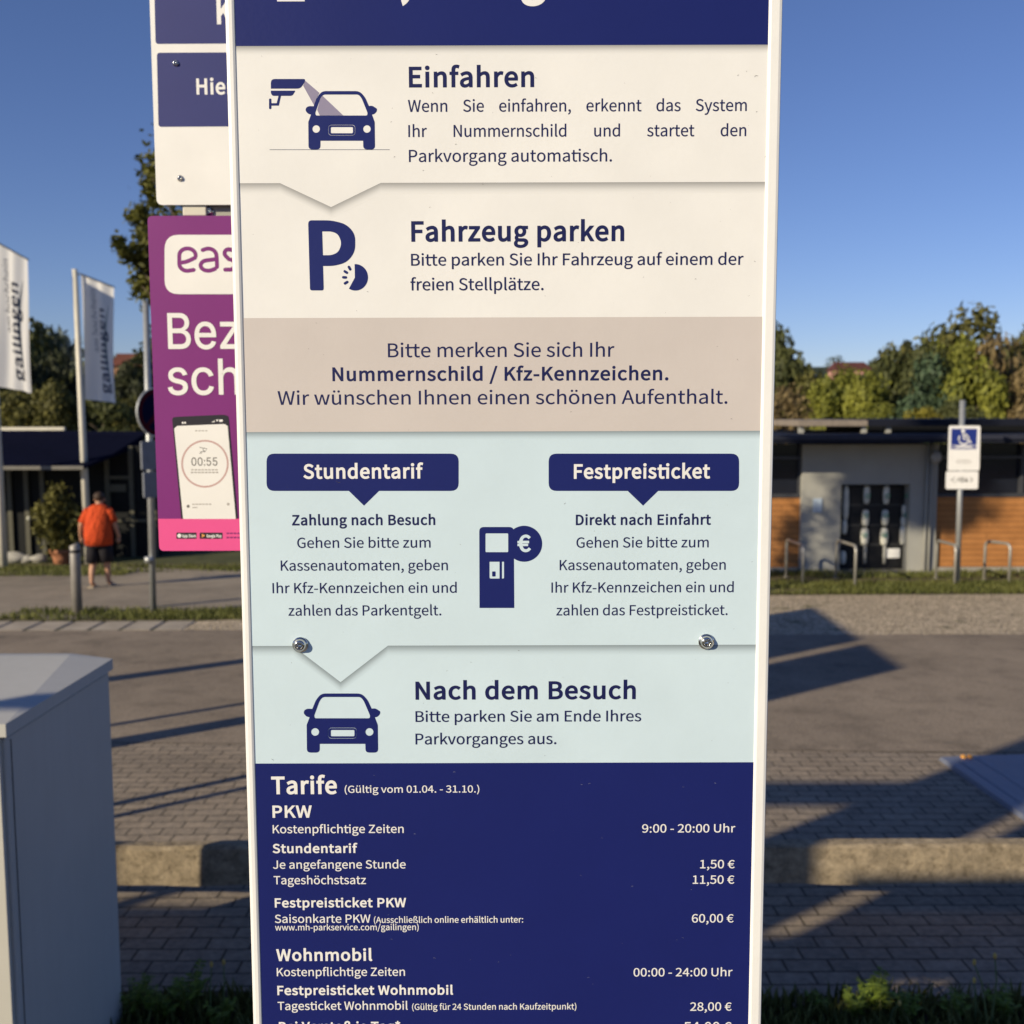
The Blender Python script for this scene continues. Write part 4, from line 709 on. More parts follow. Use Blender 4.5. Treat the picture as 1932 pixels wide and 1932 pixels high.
for a, b in ((x0, xa), (xd, x1)):
    mb = MB(); mb.box((a, YP + 0.10, zw0 + 0.002), (b, YP + 0.16, ztop)); mb.build('window_glazing', M_GLASS, pav)
    mb = MB(); n = max(1, int((b - a) / 1.25))
    for k in range(n + 1):
        xx = a + (b - a) * k / n; mb.box((xx - 0.03, YP - 0.01, zw0 + 0.07), (xx + 0.03, YP + 0.098, ztop))
    mb.box((a, YP - 0.03, zw0 + 0.003), (b, YP + 0.097, zw0 + 0.068)); mb.box((a, YP - 0.02, zw1), (b, YP + 0.096, zw1 + 0.06)); mb.build('window_frame', plain('dark_frame', (0.05, 0.052, 0.062), 0.5) if a == x0 else bpy.data.materials['dark_frame'], pav)
yo = YP - 1.05
mb = MB(); mb.box((x0 - .3, yo, W(1700, 836, yo).z), (x1, YP + 6, W(1700, 822, yo).z)); roof = mb.build('roof', M_DARKM, pav)
mb = MB(); mb.box((x0 - .3, yo - 0.03, W(1700, 829, yo).z), (x1, yo - 0.002, W(1700, 821, yo).z + .01)); mb.build('roof_edge', plain('roof_flashing', (0.03, 0.033, 0.05), 0.6, 0.2), roof)
yu = 21.6
xu = W(1637, 800, yu).x
MB().box((W(1506, 800, yu).x, yu, W(1700, 803.5, yu).z), (xu, yu + 4, W(1700, 792.5, yu).z)).build('upper_roof', M_WOODG, pav)  # sunlit end of the one slab, its light put into a paler colour
MB().box((xu + .003, yu - .02, W(1700, 803.5, yu).z), (x1, yu + 4, W(1700, 791, yu).z)).build('upper_roof', M_DARKM, pav)  # rest of the slab, tree shade put into its dark colour
for px in (1515, 1634, 1680):
    xx = W(px, 810, yu).x; MB().box((xx - .05, yu + .1, W(1700, 822, yo).z), (xx + .05, yu + .2, W(1700, 803.8, yu).z)).build('roof_post', M_GREYW, pav)
mb = MB(); mb.box((W(1560, 810, yu+2.5).x, yu + 2.5, W(1700, 824, yo).z), (W(1630, 810, yu+2.5).x, yu + 2.6, W(1700, 804, yu).z)); mb.build('upper_wall', M_WOODG, pav)
mb = MB(); mb.box((W(1640, 810, yu+1).x, yu + 1, W(1700, 824, yo).z), (x1, yu + 1.1, W(1700, 804, yu).z)); mb.build('upper_glazing', M_GLASS, pav)
MB().add([(xb - .5, YP - .9, zg + .03), (xc + .75, YP - .9, zg + .03), (xc + .2, YP + 1, zg + .045), (xb - .0, YP + 1, zg + .045)], [(0, 1, 2, 3)]).build('entrance_slab', M_CONC, pav, fix=False)
for px in (1741, 1749): MB().tube([(X(px), YP - .17, zg), (X(px), YP - .17, ztop)], 0.028, 8).build('downpipe', M_GREYW, pav)
lamp = MB().sphere((X(1752), YP - .26, Z(861)), (.11, .11, .13)).build('wall_lamp', plain('lamp_glass', (0.36, 0.36, 0.36), 0.3), pav)
MB().bbox((X(1748), YP - .2, Z(868)), (X(1756), YP - .122, Z(852)), .01).build('lamp_bracket', M_BLACK, lamp)
MB().bbox((X(1530), YP - .15, Z(965)), (X(1547), YP - .122, Z(939)), .004).build('notice_plate', plain('pale_notice', (0.42, 0.50, 0.60), 0.5), pav)

# locker unit standing in the recess: black, with white tubes and green rings
lk = thing('charging_locker', 'black locker unit with columns of white tubes and green rings in the pavilion recess', 'locker', ((xb + xc) / 2, YP + .5, zg + .04))
M_TUBE = plain('white_tube', (0.74, 0.72, 0.63), 0.35); M_GREEN = plain('green_ring', (0.02, 0.30, 0.16), 0.3)
yl = YP + 0.12
MB().bbox((xb + .03, yl, zg + .05), (xc - .03, yl + .75, Z(915) - .02), .01).build('housing', M_BLACK, lk)
kx = lambda cx: W((1660 + cx * 220 / 1771) * 0.9434, 1000, yl).x
kz = lambda cy: W(1650, (940 + cy * 220 / 1771 ) * 0.9434, yl).z
for cx, spans in ((235, [(250, 800, 50), (800, 1030, 45), (1300, 1510, 52)]), (565, [(250, 540, 55), (640, 900, 60), (930, 1210, 66)]), (880, [(250, 545, 55), (640, 890, 58), (930, 1210, 66)]), (1180, [(560, 730, 36), (740, 900, 45), (900, 1200, 52)])):
    for a, b, r in spans:
        rr = r * 0.1239 * 0.9434 / 1937 * yl * 1.0; xx = kx(cx - (a - 250) * 0.02)
        zt, zb_ = kz(a), kz(b)
        o = MB().tube([(xx, yl - .02, zt), (xx, yl - .02, zt + (zb_ - zt) * .15), (xx, yl - .02, zt + (zb_ - zt) * .5), (xx, yl - .02, zt + (zb_ - zt) * .85), (xx, yl - .02, zb_)], [rr * .6, rr * .9, rr, rr * .9, rr * .6], 10).build('white_tube', M_TUBE, lk)
for cx, cy in ((555, 410), (872, 410), (1190, 410), (535, 720), (855, 720), (1175, 720), (520, 1035), (840, 1035)):
    mb = MB(); c = Vector((kx(cx), yl - .14, kz(cy))); n = 16
    pts = [c + Vector((.042 * math.cos(2*math.pi*k/n), 0, .034 * math.sin(2*math.pi*k/n))) for k in range(n + 1)]; mb.tube(pts, 0.009, 6, False); mb.build('green_ring', M_GREEN, lk)
for cx in (565, 880): MB().tube([(kx(cx), yl - .03, kz(1215)), (kx(cx), yl - .03, kz(1500))], 0.035, 8).build('grey_tube', M_GREYW, lk)
for cy in (560, 885, 1200): MB().box((xb + .04, yl - .012, kz(cy) - .012), (xc - .04, yl - .001, kz(cy) + .012)).build('shelf_rail', plain('dark_rail', (.05, .05, .05), .5) if cy == 560 else bpy.data.materials['dark_rail'], lk)
MB().bbox((kx(915), yl - .03, kz(1415)), (kx(1130), yl - .002, kz(1262)), .006).build('label_plate', M_TRIM, lk)

# bicycle hoops
M_HOOP = plain('hoop_steel', (0.40, 0.38, 0.34), 0.45, 0.5, 0.5, 0.1)
def hoop(a, b, label):
    p, q = GP(*a), GP(*b); h = 0.72; t = thing('bicycle_hoop', label, 'bicycle stand', p, 'bicycle hoops in front of the pavilion')
    d = (q - p).to_3d(); r = 0.11; dl = d.normalized(); pts = [p + Vector((0, 0, -.1)), p + Vector((0, 0, h - r))]
    for k in range(1, 6):
        s = k / 5 * math.pi / 2; pts.append(p + dl * (r - r * math.cos(s)) + Vector((0, 0, h - r + r * math.sin(s))))
    for k in range(0, 6):
        s = k / 5 * math.pi / 2; pts.append(q - dl * (r - r * math.sin(s)) + Vector((0, 0, h - r + r * math.cos(s))))
    pts.append(q + Vector((0, 0, -.1))); MB().tube(pts, 0.026, 10).build('hoop', M_HOOP, t)
    for e in (p, q): MB().tube([e + Vector((0, 0, -.01)), e + Vector((0, 0, .014))], 0.06, 10).build('foot_plate', M_HOOP, t)
hoop((1483, 1089), (1514, 1106), 'steel bicycle hoop beside the right edge of the tariff sign')
hoop((1577, 1091), (1613, 1107.5), 'steel bicycle hoop in front of the black locker recess')
hoop((1765.6, 1092), (1801, 1106), 'steel bicycle hoop half hidden by the disabled parking sign pole')
hoop((1856.5, 1094), (1903.4, 1102), 'steel bicycle hoop at the far right before the orange wall')

# ------------------------------------------------------------------ disabled parking sign
pb = GP(1806, 1105); YD = pb.y; pt = W(1816, 755, YD)
dis = thing('disabled_parking_sign', 'disabled parking sign on a galvanised pole in front of the pavilion', 'sign', pb)
MB().tube([pb + Vector((0, 0, -.2)), pt], 0.047, 14).build('pole', M_GREYPOST, dis)
YQ = YD - 0.06; D = Plane(YQ)
dx = lambda x, y: (1735.9 + x * 0.20505, 735.9 + y * 0.20505)
dq = lambda pts: [D.uv(*dx(*p)) for p in pts]
mb = MB(); mb.prism(rounded(dq([(268,328),(556,328),(546,741),(254,741)]), 0.03), lambda u, v, d: Vector((u, d, v)), YQ, YQ + .01); plate = mb.build('sign_plate', M_WHITEB, dis)
mb = MB(); D.shape(mb, [dq([(288,356),(527,356),(518,546),(282,546)])], 0.003); mb.build('blue_field', printm('traffic_blue', (0.018, 0.036, 0.22)), plate, fix=False)
mb = MB()
ring = lambda cx, cy, r, a0, a1: [(cx + r*math.cos(R(a0 + (a1-a0)*k/16)), cy + r*math.sin(R(a0 + (a1-a0)*k/16))) for k in range(17)]
D.shape(mb, [dq(circle(396, 376, 17))], 0.006)
for pts, wd in ((ring(402, 452, 46, -70, 160), 19), ([(396,400),(402,452),(448,452),(466,486)], 18), ([(398,425),(440,425)], 14), (ring(402, 452, 46, 155, 215), 17)): D.shape(mb, [stroke(dq(pts), wd * 0.15 / F * YQ)], 0.006)
for y in (508, 532): D.shape(mb, [dq(rect(288, y, 518, y + 6))], 0.006)
D.shape(mb, [dq(rect(330, 516, 475, 527))], 0.006)
mb.build('wheelchair_symbol_print', M_WHITEB, plate, fix=False)
mb = MB()
for y, a, b in ((640, 340, 460), (655, 325, 480), (668, 335, 470)):
    for k in range(7): D.shape(mb, [dq(rect(a + (b-a)*k/7, y, a + (b-a)*(k+.75)/7, y + 6))], 0.003)
mb.build('small_print', M_SOFT, plate, fix=False)
mb = MB(); mb.prism(rounded(dq([(240,748),(538,748),(532,911),(236,911)]), 0.03), lambda u, v, d: Vector((u, d, v)), YQ, YQ + .01); pl2 = mb.build('additional_plate', M_WHITEB, dis)
mb = MB()
for pts in ([(318,806),(284,826),(318,846)], [(340,842),(356,808)], ring(388, 826, 20, 0, 350), [(380,826),(396,826)], [(420,842),(420,826),(436,826),(436,842)], [(428,806),(428,842)], [(462,808),(486,826),(462,846)]): D.shape(mb, [stroke(dq(pts), 9 * 0.20505 / F * YQ)], 0.003)
mb.build('arrow_print', M_GREY, pl2, fix=False)

# ------------------------------------------------------------------ flat ramp plate on the right
p = GP(1773.7, 1433.8); q = GP(1927, 1547.6)
ramp = thing('ramp_plate', 'flat blue grey metal plate with an orange reflector lying on the paving', 'plate', (p.x + .6, q.y, G(q.y)))
def gz(y, h): return G(y) + h
yn, yf = 5.55, p.y; xl = (p.x + q.x) / 2
mb = MB(); h = 0.028
mb.add([(xl, yn, gz(yn, 0)), (xl + 2.4, yn, gz(yn, 0)), (xl + 2.4, yf + .22, gz(yf, 0)), (xl, yf, gz(yf, 0)), (xl + .012, yn + .012, gz(yn, h)), (xl + 2.4, yn + .012, gz(yn, h)), (xl + 2.4, yf + .2, gz(yf, h)), (xl + .012, yf - .012, gz(yf, h))],
       [(0,3,2,1),(4,5,6,7),(0,1,5,4),(1,2,6,5),(2,3,7,6),(3,0,4,7)]); mb.build('plate', plain('blue_grey_paint', (0.15, 0.165, 0.22), 0.42, 0.5, 0, 0.08, 3), ramp)
mb = MB(); mb.box((xl + .05, yn + .03, gz(yn, h) + .001), (xl + .09, yn + .031, gz(yn, h) + .002)); 
mb = MB()
for x in (xl + .10, xl + .26): mb.add([(x, yn + .05, gz(yn + .05, h + .003)), (x + .05, yn + .05, gz(yn + .05, h + .003)), (x + .05, yf - .05, gz(yf - .05, h + .003)), (x, yf - .05, gz(yf - .05, h + .003))], [(0, 1, 2, 3)])
mb.build('rib_pattern', plain('lighter_blue_paint', (0.19, 0.205, 0.26), 0.45), ramp, fix=False)
for ppx in (1846, 1850):
    c = GP(ppx - 6, 1452); c = Vector((3.385 if ppx == 1846 else 3.435, 7.50, gz(7.50, h) - .010))
    MB().sphere(c + Vector((0, 0, .012)), (.022, .03, .022), 10, 6).build('reflector', plain('orange_reflector', (1.0, 0.42, 0.08), 0.15, 0.6) if ppx == 1846 else bpy.data.materials['orange_reflector'], ramp)

# ------------------------------------------------------------------ timber rail and utility cabinet in front
M_RAIL = NM('sawn_timber', 0.9, 0.2)
mp = M_RAIL.n('Mapping'); mp.inputs['Scale'].default_value = (7, 9, 9); M_RAIL.l(M_RAIL.tc, mp.inputs['Vector'])
f = M_RAIL.noise(2.2, 8, 0.75, mp.outputs[0]); g = M_RAIL.noise(13, 8, 0.85)
M_RAIL.color(M_RAIL.mix(0.6, M_RAIL.ramp(f, [(0.30, (0.13, 0.10, 0.068)), (0.48, (0.32, 0.26, 0.18)), (0.62, (0.38, 0.31, 0.22)), (0.78, (0.68, 0.60, 0.46))]), M_RAIL.ramp(g, [(0.36, (0.30, 0.29, 0.27)), (0.52, (0.95, 0.93, 0.9)), (0.66, (1.5, 1.46, 1.4))]), 'MULTIPLY')).bump(f, 0.015, 0.9)
rail = thing('timber_rail', 'rough sawn timber rail running low across behind the tariff sign', 'fence', (0, 5.05, G(5.05)))
YR = 5.0; zr1 = W(1700, 1594.5, YR).z; zr0 = W(1700, 1668, YR).z
mb = MB(); n = 60; rnd = random.Random(8)
rows = []
for k in range(n + 1):
    x = -6 + 12 * k / n; j = lambda s=.006: rnd.uniform(-s, s)
    rows.append([Vector((x, YR + j(), zr0 + j())), Vector((x, YR + j(), zr1 - .015 + j(.004))), Vector((x, YR + .015 + j(), zr1 + j())), Vector((x, YR + .075 + j(), zr1 + .002 + j())), Vector((x, YR + .085, zr0 + j()))])
mb.rings(rows)
mb.sm = [False] * len(mb.sm); mb.build('rail', M_RAIL.m, rail)
for x in (-3.4, -0.5, 0.5, 3.6): MB().bbox((x - .06, YR + .09, G(YR) - .2), (x + .06, YR + .20, zr1 - .01), .008).build('post', M_RAIL.m, rail)

cm = NM('cabinet_grey', 0.5, 0.4); cmp = cm.n('Mapping'); cmp.inputs['Scale'].default_value = (6, 6, .5); cm.l(cm.tc, cmp.inputs['Vector'])
fa = cm.noise(3, 6, .7, cmp.outputs[0]); fb = cm.noise(1.4, 5); fc = cm.noise(60, 3)
cm.color(cm.mix(.5, cm.ramp(fa, [(.34, (.455, .447, .425)), (.60, (.49, .483, .462))]), cm.ramp(fb, [(.35, (.43, .43, .41)), (.65, (.51, .505, .485))]))).bump(fc, .0008, .4); M_CAB = cm.m
M_CABF = plain('cabinet_front_sunlit', (0.52, 0.505, 0.46), 0.5, 0.4, 0, 0.03, 3)  # body paint again; the sun on it is put into this lighter cream
h_ = 0.95; YN, YF = 3.13, 3.97
xr = (W(13.6, 1390, YN).x + W(202, 1260, YF).x) / 2
zc = 2.3 - (1384 - 785.6) / F * YN; zg_ = G(YF)
cab = thing('utility_cabinet', 'grey metal utility cabinet with a shallow pitched lid at the lower left', 'cabinet', (xr - .5, 3.55, G(3.55)))
MB().bbox((xr - 1.28, YN + .006, G(YN) - .3), (xr, YF - .006, zc - .037), .004, 1).build('body', M_CAB, cab)
MB().bbox((xr - 1.25, YN - .012, G(YN) - .05), (xr - .012, YN + .004, zc - .034), .003, 1).build('front_door', M_CABF, cab)
ov = 0.013; zl0 = zc - .028; zl1 = zc + .014; zl2 = zc + .045
mb = MB(); xs = xr + ov; xw = xr - 1.28 - ov; rdg = 0.17
mb.add([(xw, YN-.016, zl0), (xs, YN-.016, zl0), (xs, YF+.004, zl0), (xw, YF+.004, zl0), (xw, YN-.016, zl1), (xs, YN-.016, zl1), (xs, YF+.004, zl1), (xw, YF+.004, zl1),
        (xw + rdg, YN-.016 + .0, zl1 + .0005), (xs - rdg, YN-.016, zl1 + .0005), (xs - rdg*.95, YF+.004, zl1 + .022), (xw + rdg, YF+.004, zl1 + .022)],
       [(0,3,2,1),(0,1,5,9,8,4),(1,2,6,5),(2,3,7,11,10,6),(3,0,4,7),(5,6,10,9),(8,9,10,11),(4,8,11,7)]); mb.build('lid', M_CAB, cab)

MB().box((xr + .0008, YN + .035, G(YN) - .1), (xr + .0022, YN + .038, zc - .05)).build('side_seam', plain('seam_shadow_gap', (.05, .05, .055), .8), cab)
# ------------------------------------------------------------------ cafe with blue awning, far left
YC = 23.2; zgc = G(YC)
cafe = thing('lakeside_cafe', 'dark glazed cafe with a navy blue awning at the far left', 'building', (W(60, 1000, YC).x, YC, zgc))
cx0, cx1 = W(-260, 950, YC).x, W(300, 950, YC).x
zt_ = W(100, 842, YC).z
MB().box((cx0, YC + .02, zgc - .1), (cx1, YC + 5, zt_)).build('wall', plain('dark_interior', (0.010, 0.011, 0.012), 0.7, 0.2), cafe)
M_FR = plain('olive_frame', (0.09, 0.085, 0.06), 0.5)
for px in (-30, 20, 52, 82, 205, 250, 292):
    xx = W(px, 950, YC).x; MB().box((xx - .05, YC - .05, zgc - .05), (xx + .05, YC + .015, zt_)).build('window_post', M_FR, cafe)
for pa, pb_, ya, yb in ((203, 252, 904, 898), (200, 292, 985, 980), (84, 200, 1026, 1022), (205, 240, 928, 914)):
    MB().box((W(pa, 950, YC).x, YC - .04, W(100, ya, YC).z), (W(pb_, 950, YC).x, YC + .014, W(100, yb, YC).z)).build('window_rail', M_FR, cafe)
M_AWN = plain('navy_awning_cloth', (0.004, 0.005, 0.016), 0.95, 0.03)
A1, A2 = 21.6, 24.0
f_ = [W(-260, 880, A1), W(158, 880, A1), W(186, 868, A1 + .3), W(268, 836, A2 - .2), W(272, 814, A2), W(-260, 810, A2)]
lo = [v - Vector((0, 0, .06)) for v in f_]
mb = MB(); mb.add(f_ + lo, [(0,1,2,3,4,5), (11,10,9,8,7,6)] + [(i, 6 + i, 6 + (i+1) % 6, (i+1) % 6) for i in range(6)]); aw = mb.build('awning', M_AWN, cafe)
mb = MB(); mb.box((W(-260, 880, A1).x, A1 - .03, W(100, 886, A1).z), (W(158, 880, A1).x, A1 - .004, W(100, 879, A1).z)); mb.build('awning_bar', plain('awning_bar_paint', (0.16, 0.15, 0.13), 0.5), aw)
MB().box((W(-260, 806, A2 + .1).x, A2 + .03, W(60, 812, A2).z), (W(123, 806, A2 + .1).x, A2 + .12, W(60, 806, A2).z)).build('roof_rail', M_CREAMPOST, cafe)
for px, py in ((55, 978), (102, 977), (103, 950)): MB().sphere(W(px, py, YC - .15), .055, 10, 6).build('wall_light', plain('pale_globe', (0.5, 0.5, 0.42), 0.3) if px == 55 else bpy.data.materials['pale_globe'], cafe)
M_STONE = plain('white_boulder', (0.42, 0.40, 0.36), 0.8, 0.3, 0, 0.15, 5, 0.02)
for i, (px, r_, lb) in enumerate(((27, .17, 'largest pale boulder, left of a row below the cafe window'), (48, .12, 'pale boulder in the middle of the row below the cafe window'), (72, .12, 'pale boulder nearest the terracotta pot below the cafe window'))):
    c = W(px, 1052, 22.3); g_ = G(22)
    mb = MB(); mb.sphere((c.x, 22.3, g_ + r_ * .55), (r_ * 1.7, r_, r_ * .8), 10, 7)
    rr = random.Random(i)
    for v in mb.v: v += Vector((rr.uniform(-.02, .02), rr.uniform(-.02, .02), rr.uniform(-.02, .02)))
    tag(mb.build('boulder', M_STONE, loc=(c.x, 22.3, g_)), lb, 'boulder', 'boulders below the cafe window')
# ------------------------------------------------------------------ bollard, sign post, flags
b0 = GP(146.5, 1160)
bol = thing('bollard', 'grey steel bollard standing at the edge of the promenade', 'bollard', b0)
hb = W(140, 1027, b0.y).z - b0.z
MB().tube([b0 + Vector((0, 0, -.1)), b0 + Vector((0, 0, hb - .02)), b0 + Vector((-.01, 0, hb))], [.072, .072, .06], 18).build('post', plain('bollard_paint', (0.26, 0.24, 0.22), 0.5, 0.5, 0.2), bol)
MB().tube([b0 + Vector((0, 0, hb - .12)), b0 + Vector((0, 0, hb - .08))], .0745, 18).build('band', M_BLACK, bol)
s0 = GP(289.5, 1160); s1 = W(275, 566, s0.y)
sp = thing('road_sign_post', 'galvanised post carrying road signs, half hidden behind the purple sign', 'sign', s0)
MB().tube([s0 + Vector((0, 0, -.2)), s1], .045, 12).build('pole', M_GREYPOST, sp)
nrm = Vector((0.86, -0.51, 0)); tx = Vector((0.51, 0.86, 0))
def on(c, u, v, d): return c + tx * u + Vector((0, 0, v)) + nrm * d
M_BLUES = plain('sign_blue', (0.004, 0.006, 0.03), 0.8, 0.05); M_REDS = plain('sign_red', (0.06, 0.006, 0.012), 0.8, 0.05); M_BACK = plain('grey_plate', (0.17, 0.18, 0.21), 0.5)
c = W(287, 778, s0.y) + nrm * .08
mb = MB(); mb.prism(circle(0, 0, .35, 32), lambda u, v, d: on(c, u, v, d), 0, .03); rd = mb.build('round_sign', M_GREYPOST, sp)
mb = MB(); mb.prism(circle(0, 0, .335, 32), lambda u, v, d: on(c, u, v, d), .031, .034); mb.build('red_ring', M_REDS, rd)
mb = MB(); mb.prism(circle(0, 0, .27, 32), lambda u, v, d: on(c, u, v, d), .0345, .037); mb.build('blue_disc', M_BLUES, rd)
mb = MB(); mb.prism([(-.21, -.17), (-.17, -.21), (.21, .17), (.17, .21)], lambda u, v, d: on(c, u, v, d), .0375, .039); mb.build('diagonal_stripe', M_REDS, rd)
for ya, yb, px in ((832, 885, 292), (889, 937, 296)):
    c2 = W(px, (ya + yb) / 2, s0.y) + nrm * .06; hz = (yb - ya) / F * s0.y / 2
    mb = MB(); mb.prism(rounded(rect(-.30, -hz, .30, hz), .03), lambda u, v, d: on(c2, u, v, d), 0, .03); o = mb.build('direction_plate', M_BACK, sp)
    if ya == 889:
        mb = MB(); mb.prism([(-.02, -.05), (.16, -.05), (.16, .05), (-.02, .05)], lambda u, v, d: on(c2, u, v, d), .031, .033); mb.build('dark_print', M_BLUES, o)
MB().tube([s0 + Vector((-.02, -.05, .78)), s0 + Vector((-.02, -.05, .86))], .062, 12).build('clamp', M_GREYPOST, sp)

def mat_flag():
    m = NM('flag_cloth', 0.8, 0.2); m.color((0.82, 0.81, 0.79)); tr = m.n('BsdfTranslucent'); tr.inputs[0].default_value = (0.84, 0.82, 0.80, 1)
    ms = m.n('MixShader'); ms.inputs[0].default_value = 0.62; m.l(m.b.outputs[0], ms.inputs[1]); m.l(tr.outputs[0], ms.inputs[2]); m.l(ms.outputs[0], m.t.nodes['Material Output'].inputs[0]); return m.m
M_FLAG = mat_flag(); M_FINK = plain('flag_ink', (0.09, 0.11, 0.18), 0.8); M_FGREY = plain('flag_grey_ink', (0.22, 0.23, 0.27), 0.8); M_FGRN = plain('flag_wave_ink', (0.36, 0.40, 0.38), 0.8)
def flag(base_px, Yb, TL, TR, BR, BL, far, label, seed, pole_top, big=True):
    base = W(*base_px, Yb); base.z = G(Yb) + 0.0
    top = W(*pole_top, Yb)
    t = thing('flag_pole', label, 'flag', base, 'banner flags by the promenade')
    MB().tube([base + Vector((0, 0, -.2)), base.lerp(top, .5), top], [.085, .07, .055], 14).build('pole', M_CREAMPOST, t)
    A = W(*TL, Yb); B = W(*TR, Yb + far); Cc = W(*BR, Yb + far); Dd = W(*BL, Yb)
    nv = (B - A).cross(A - Dd).normalized()
    if nv.y > 0: nv = -nv
    ph = random.Random(seed).uniform(0, 6)
    def P(u, v, off=0.0):
        p = (A * (1-u) + B * u) * (1-v) + (Dd * (1-u) + Cc * u) * v
        wv = .045 * math.sin(6 * u - 3.0 * v + ph) * (0.3 + v) * u**.3 + .03 * math.sin(15*u + 2.5*v + ph)
        return p + nv * (wv + off)
    N = 36; mb = MB(); mb.add([P(i / N, j / N) for j in range(N + 1) for i in range(N + 1)], [(j*(N+1)+i, j*(N+1)+i+1, (j+1)*(N+1)+i+1, (j+1)*(N+1)+i) for j in range(N) for i in range(N)], True)
    cl = mb.build('flag_cloth', M_FLAG, t, fix=False)
    MB().tube([top - Vector((0, 0, .10)), A + nv * .01, B + nv * .01], .02, 8).build('top_arm', M_GREYPOST, t)
    asp = (A - Dd).length / (B - A).length
    def text(txt, u_base, v_start, v_end, capu, bold, mat, name):
        polys, a, b = layout(txt, bold, GLYPHS); k = (v_start - v_end) / (b - a)
        vs, fs = curve_mesh([[((x - a), y) for x, y in c] for c in polys], BOLD if bold else 0)
        m2 = MB(); m2.add([P(u_base - q.y * capu, v_start - q.x * k, .006) for q in vs], fs); m2.build(name, mat, cl, fix=False)
    text('gailingen', 0.70, 0.925, 0.22, 0.22, big, M_FINK, 'lettering')
    text('am hochrhein', 0.395, 0.60, 0.085, 0.12, False, M_FGREY, 'lettering')
    m2 = MB(); pts = [(0.80 - .10*math.sin(3.1*k/20) - .04 * k/20, 0.18 + .74 * k/20) for k in range(21)]
    for k in range(20):
        (ua, va), (ub, vb) = pts[k], pts[k+1]; wd = .03 * math.sin(math.pi * (k + .5) / 20) + .004
        m2.add([P(ua - wd, va, .005), P(ua + wd, va, .005), P(ub + wd, vb, .005), P(ub - wd, vb, .005)], [(0,1,2,3)])
    m2.build('wave_stripe', M_FGRN, cl, fix=False)
flag((167, 1060), 22.0, (151, 517), (214.5, 542), (222, 761), (161, 753), 1.3, 'white banner flag on a cream pole left of the purple sign', 1, (141, 508))
flag((7.5, 1072), 21.0, (-16, 452), (52.5, 490), (64, 742), (-10, 728), 1.3, 'larger white banner flag cut off by the left picture edge', 4, (-24, 440))

# ------------------------------------------------------------------ walking person
pp = GP(190, 1108); hgt = 1.66
per = thing('person', 'person in an orange t-shirt and dark shorts walking away', 'person', pp)
M_SKIN = plain('skin', (0.46, 0.25, 0.16), 0.6); sm = NM('orange_cotton', 0.85, 0.2); smp = sm.n('Mapping'); smp.inputs['Scale'].default_value = (6, 6, 2.5); sm.l(sm.tc, smp.inputs['Vector']); sf = sm.noise(1.6, 4, .6, smp.outputs[0])
sm.color(sm.ramp(sf, [(.3, (0.46, 0.052, 0.014)), (.7, (0.62, 0.08, 0.02))])).bump(sf, .09, 1.0); M_SHIRT = sm.m; M_SHORT = plain('dark_shorts_cloth', (0.018, 0.016, 0.02), 0.85, 0.2); M_HAIR = plain('brown_hair', (0.045, 0.025, 0.015), 0.7)
def skin_body():
    J = {}; E = []
    def j(n, x, y, z, r, par=None):
        J[n] = (len(J), Vector((x, y, z)), r)
        if par: E.append((J[par][0], J[n][0]))
    j('pel', 0, 0, .90, .15); j('bel', 0, -.01, 1.06, .165, 'pel'); j('che', 0, .03, 1.25, .155, 'bel'); j('shb', 0, .05, 1.38, .095, 'che'); j('nec', 0, .07, 1.45, .055, 'shb'); j('he1', 0, .10, 1.53, .078, 'nec'); j('he2', 0, .11, 1.62, .062, 'he1')
    for s, n in ((-1, 'l'), (1, 'r')):
        j(n+'sh', s*.18, .04, 1.36, .068, 'shb'); j(n+'el', s*(.30 if s < 0 else .27), -.01 if s < 0 else .05, 1.12, .046, n+'sh'); j(n+'wr', s*(.37 if s < 0 else .30), .12, .93, .030, n+'el'); j(n+'ha', s*(.385 if s < 0 else .30), .16, .86, .030, n+'wr')
        j(n+'hi', s*.10, 0, .84, .105, 'pel'); fy = -.12 if s < 0 else .10
        j(n+'kn', s*.105, fy * .3 + .04, .47, .062, n+'hi'); j(n+'ca', s*.105, fy * .75 + .0, .30, .058, n+'kn'); j(n+'an', s*.105, fy, .08 if s > 0 else .10, .036, n+'ca'); j(n+'to', s*.115, fy + .14, .035, .036, n+'an')
    me = bpy.data.meshes.new('body'); me.from_pydata([v for _, v, _ in J.values()], E, []); o = bpy.data.objects.new('body', me); COL.objects.link(o)
    md = o.modifiers.new('skin', 'SKIN'); md.use_smooth_shade = True
    for (i, v, r) in J.values(): me.skin_vertices[0].data[i].radius = (r, r)
    me.skin_vertices[0].data[0].use_root = True
    o.modifiers.new('sub', 'SUBSURF').levels = 2
    dg = bpy.context.evaluated_depsgraph_get(); m2 = bpy.data.meshes.new_from_object(o.evaluated_get(dg)); bpy.data.objects.remove(o)
    mb = MB(); mb.add([v.co + pp for v in m2.vertices], [tuple(f.vertices) for f in m2.polygons], True); return mb
body = skin_body()
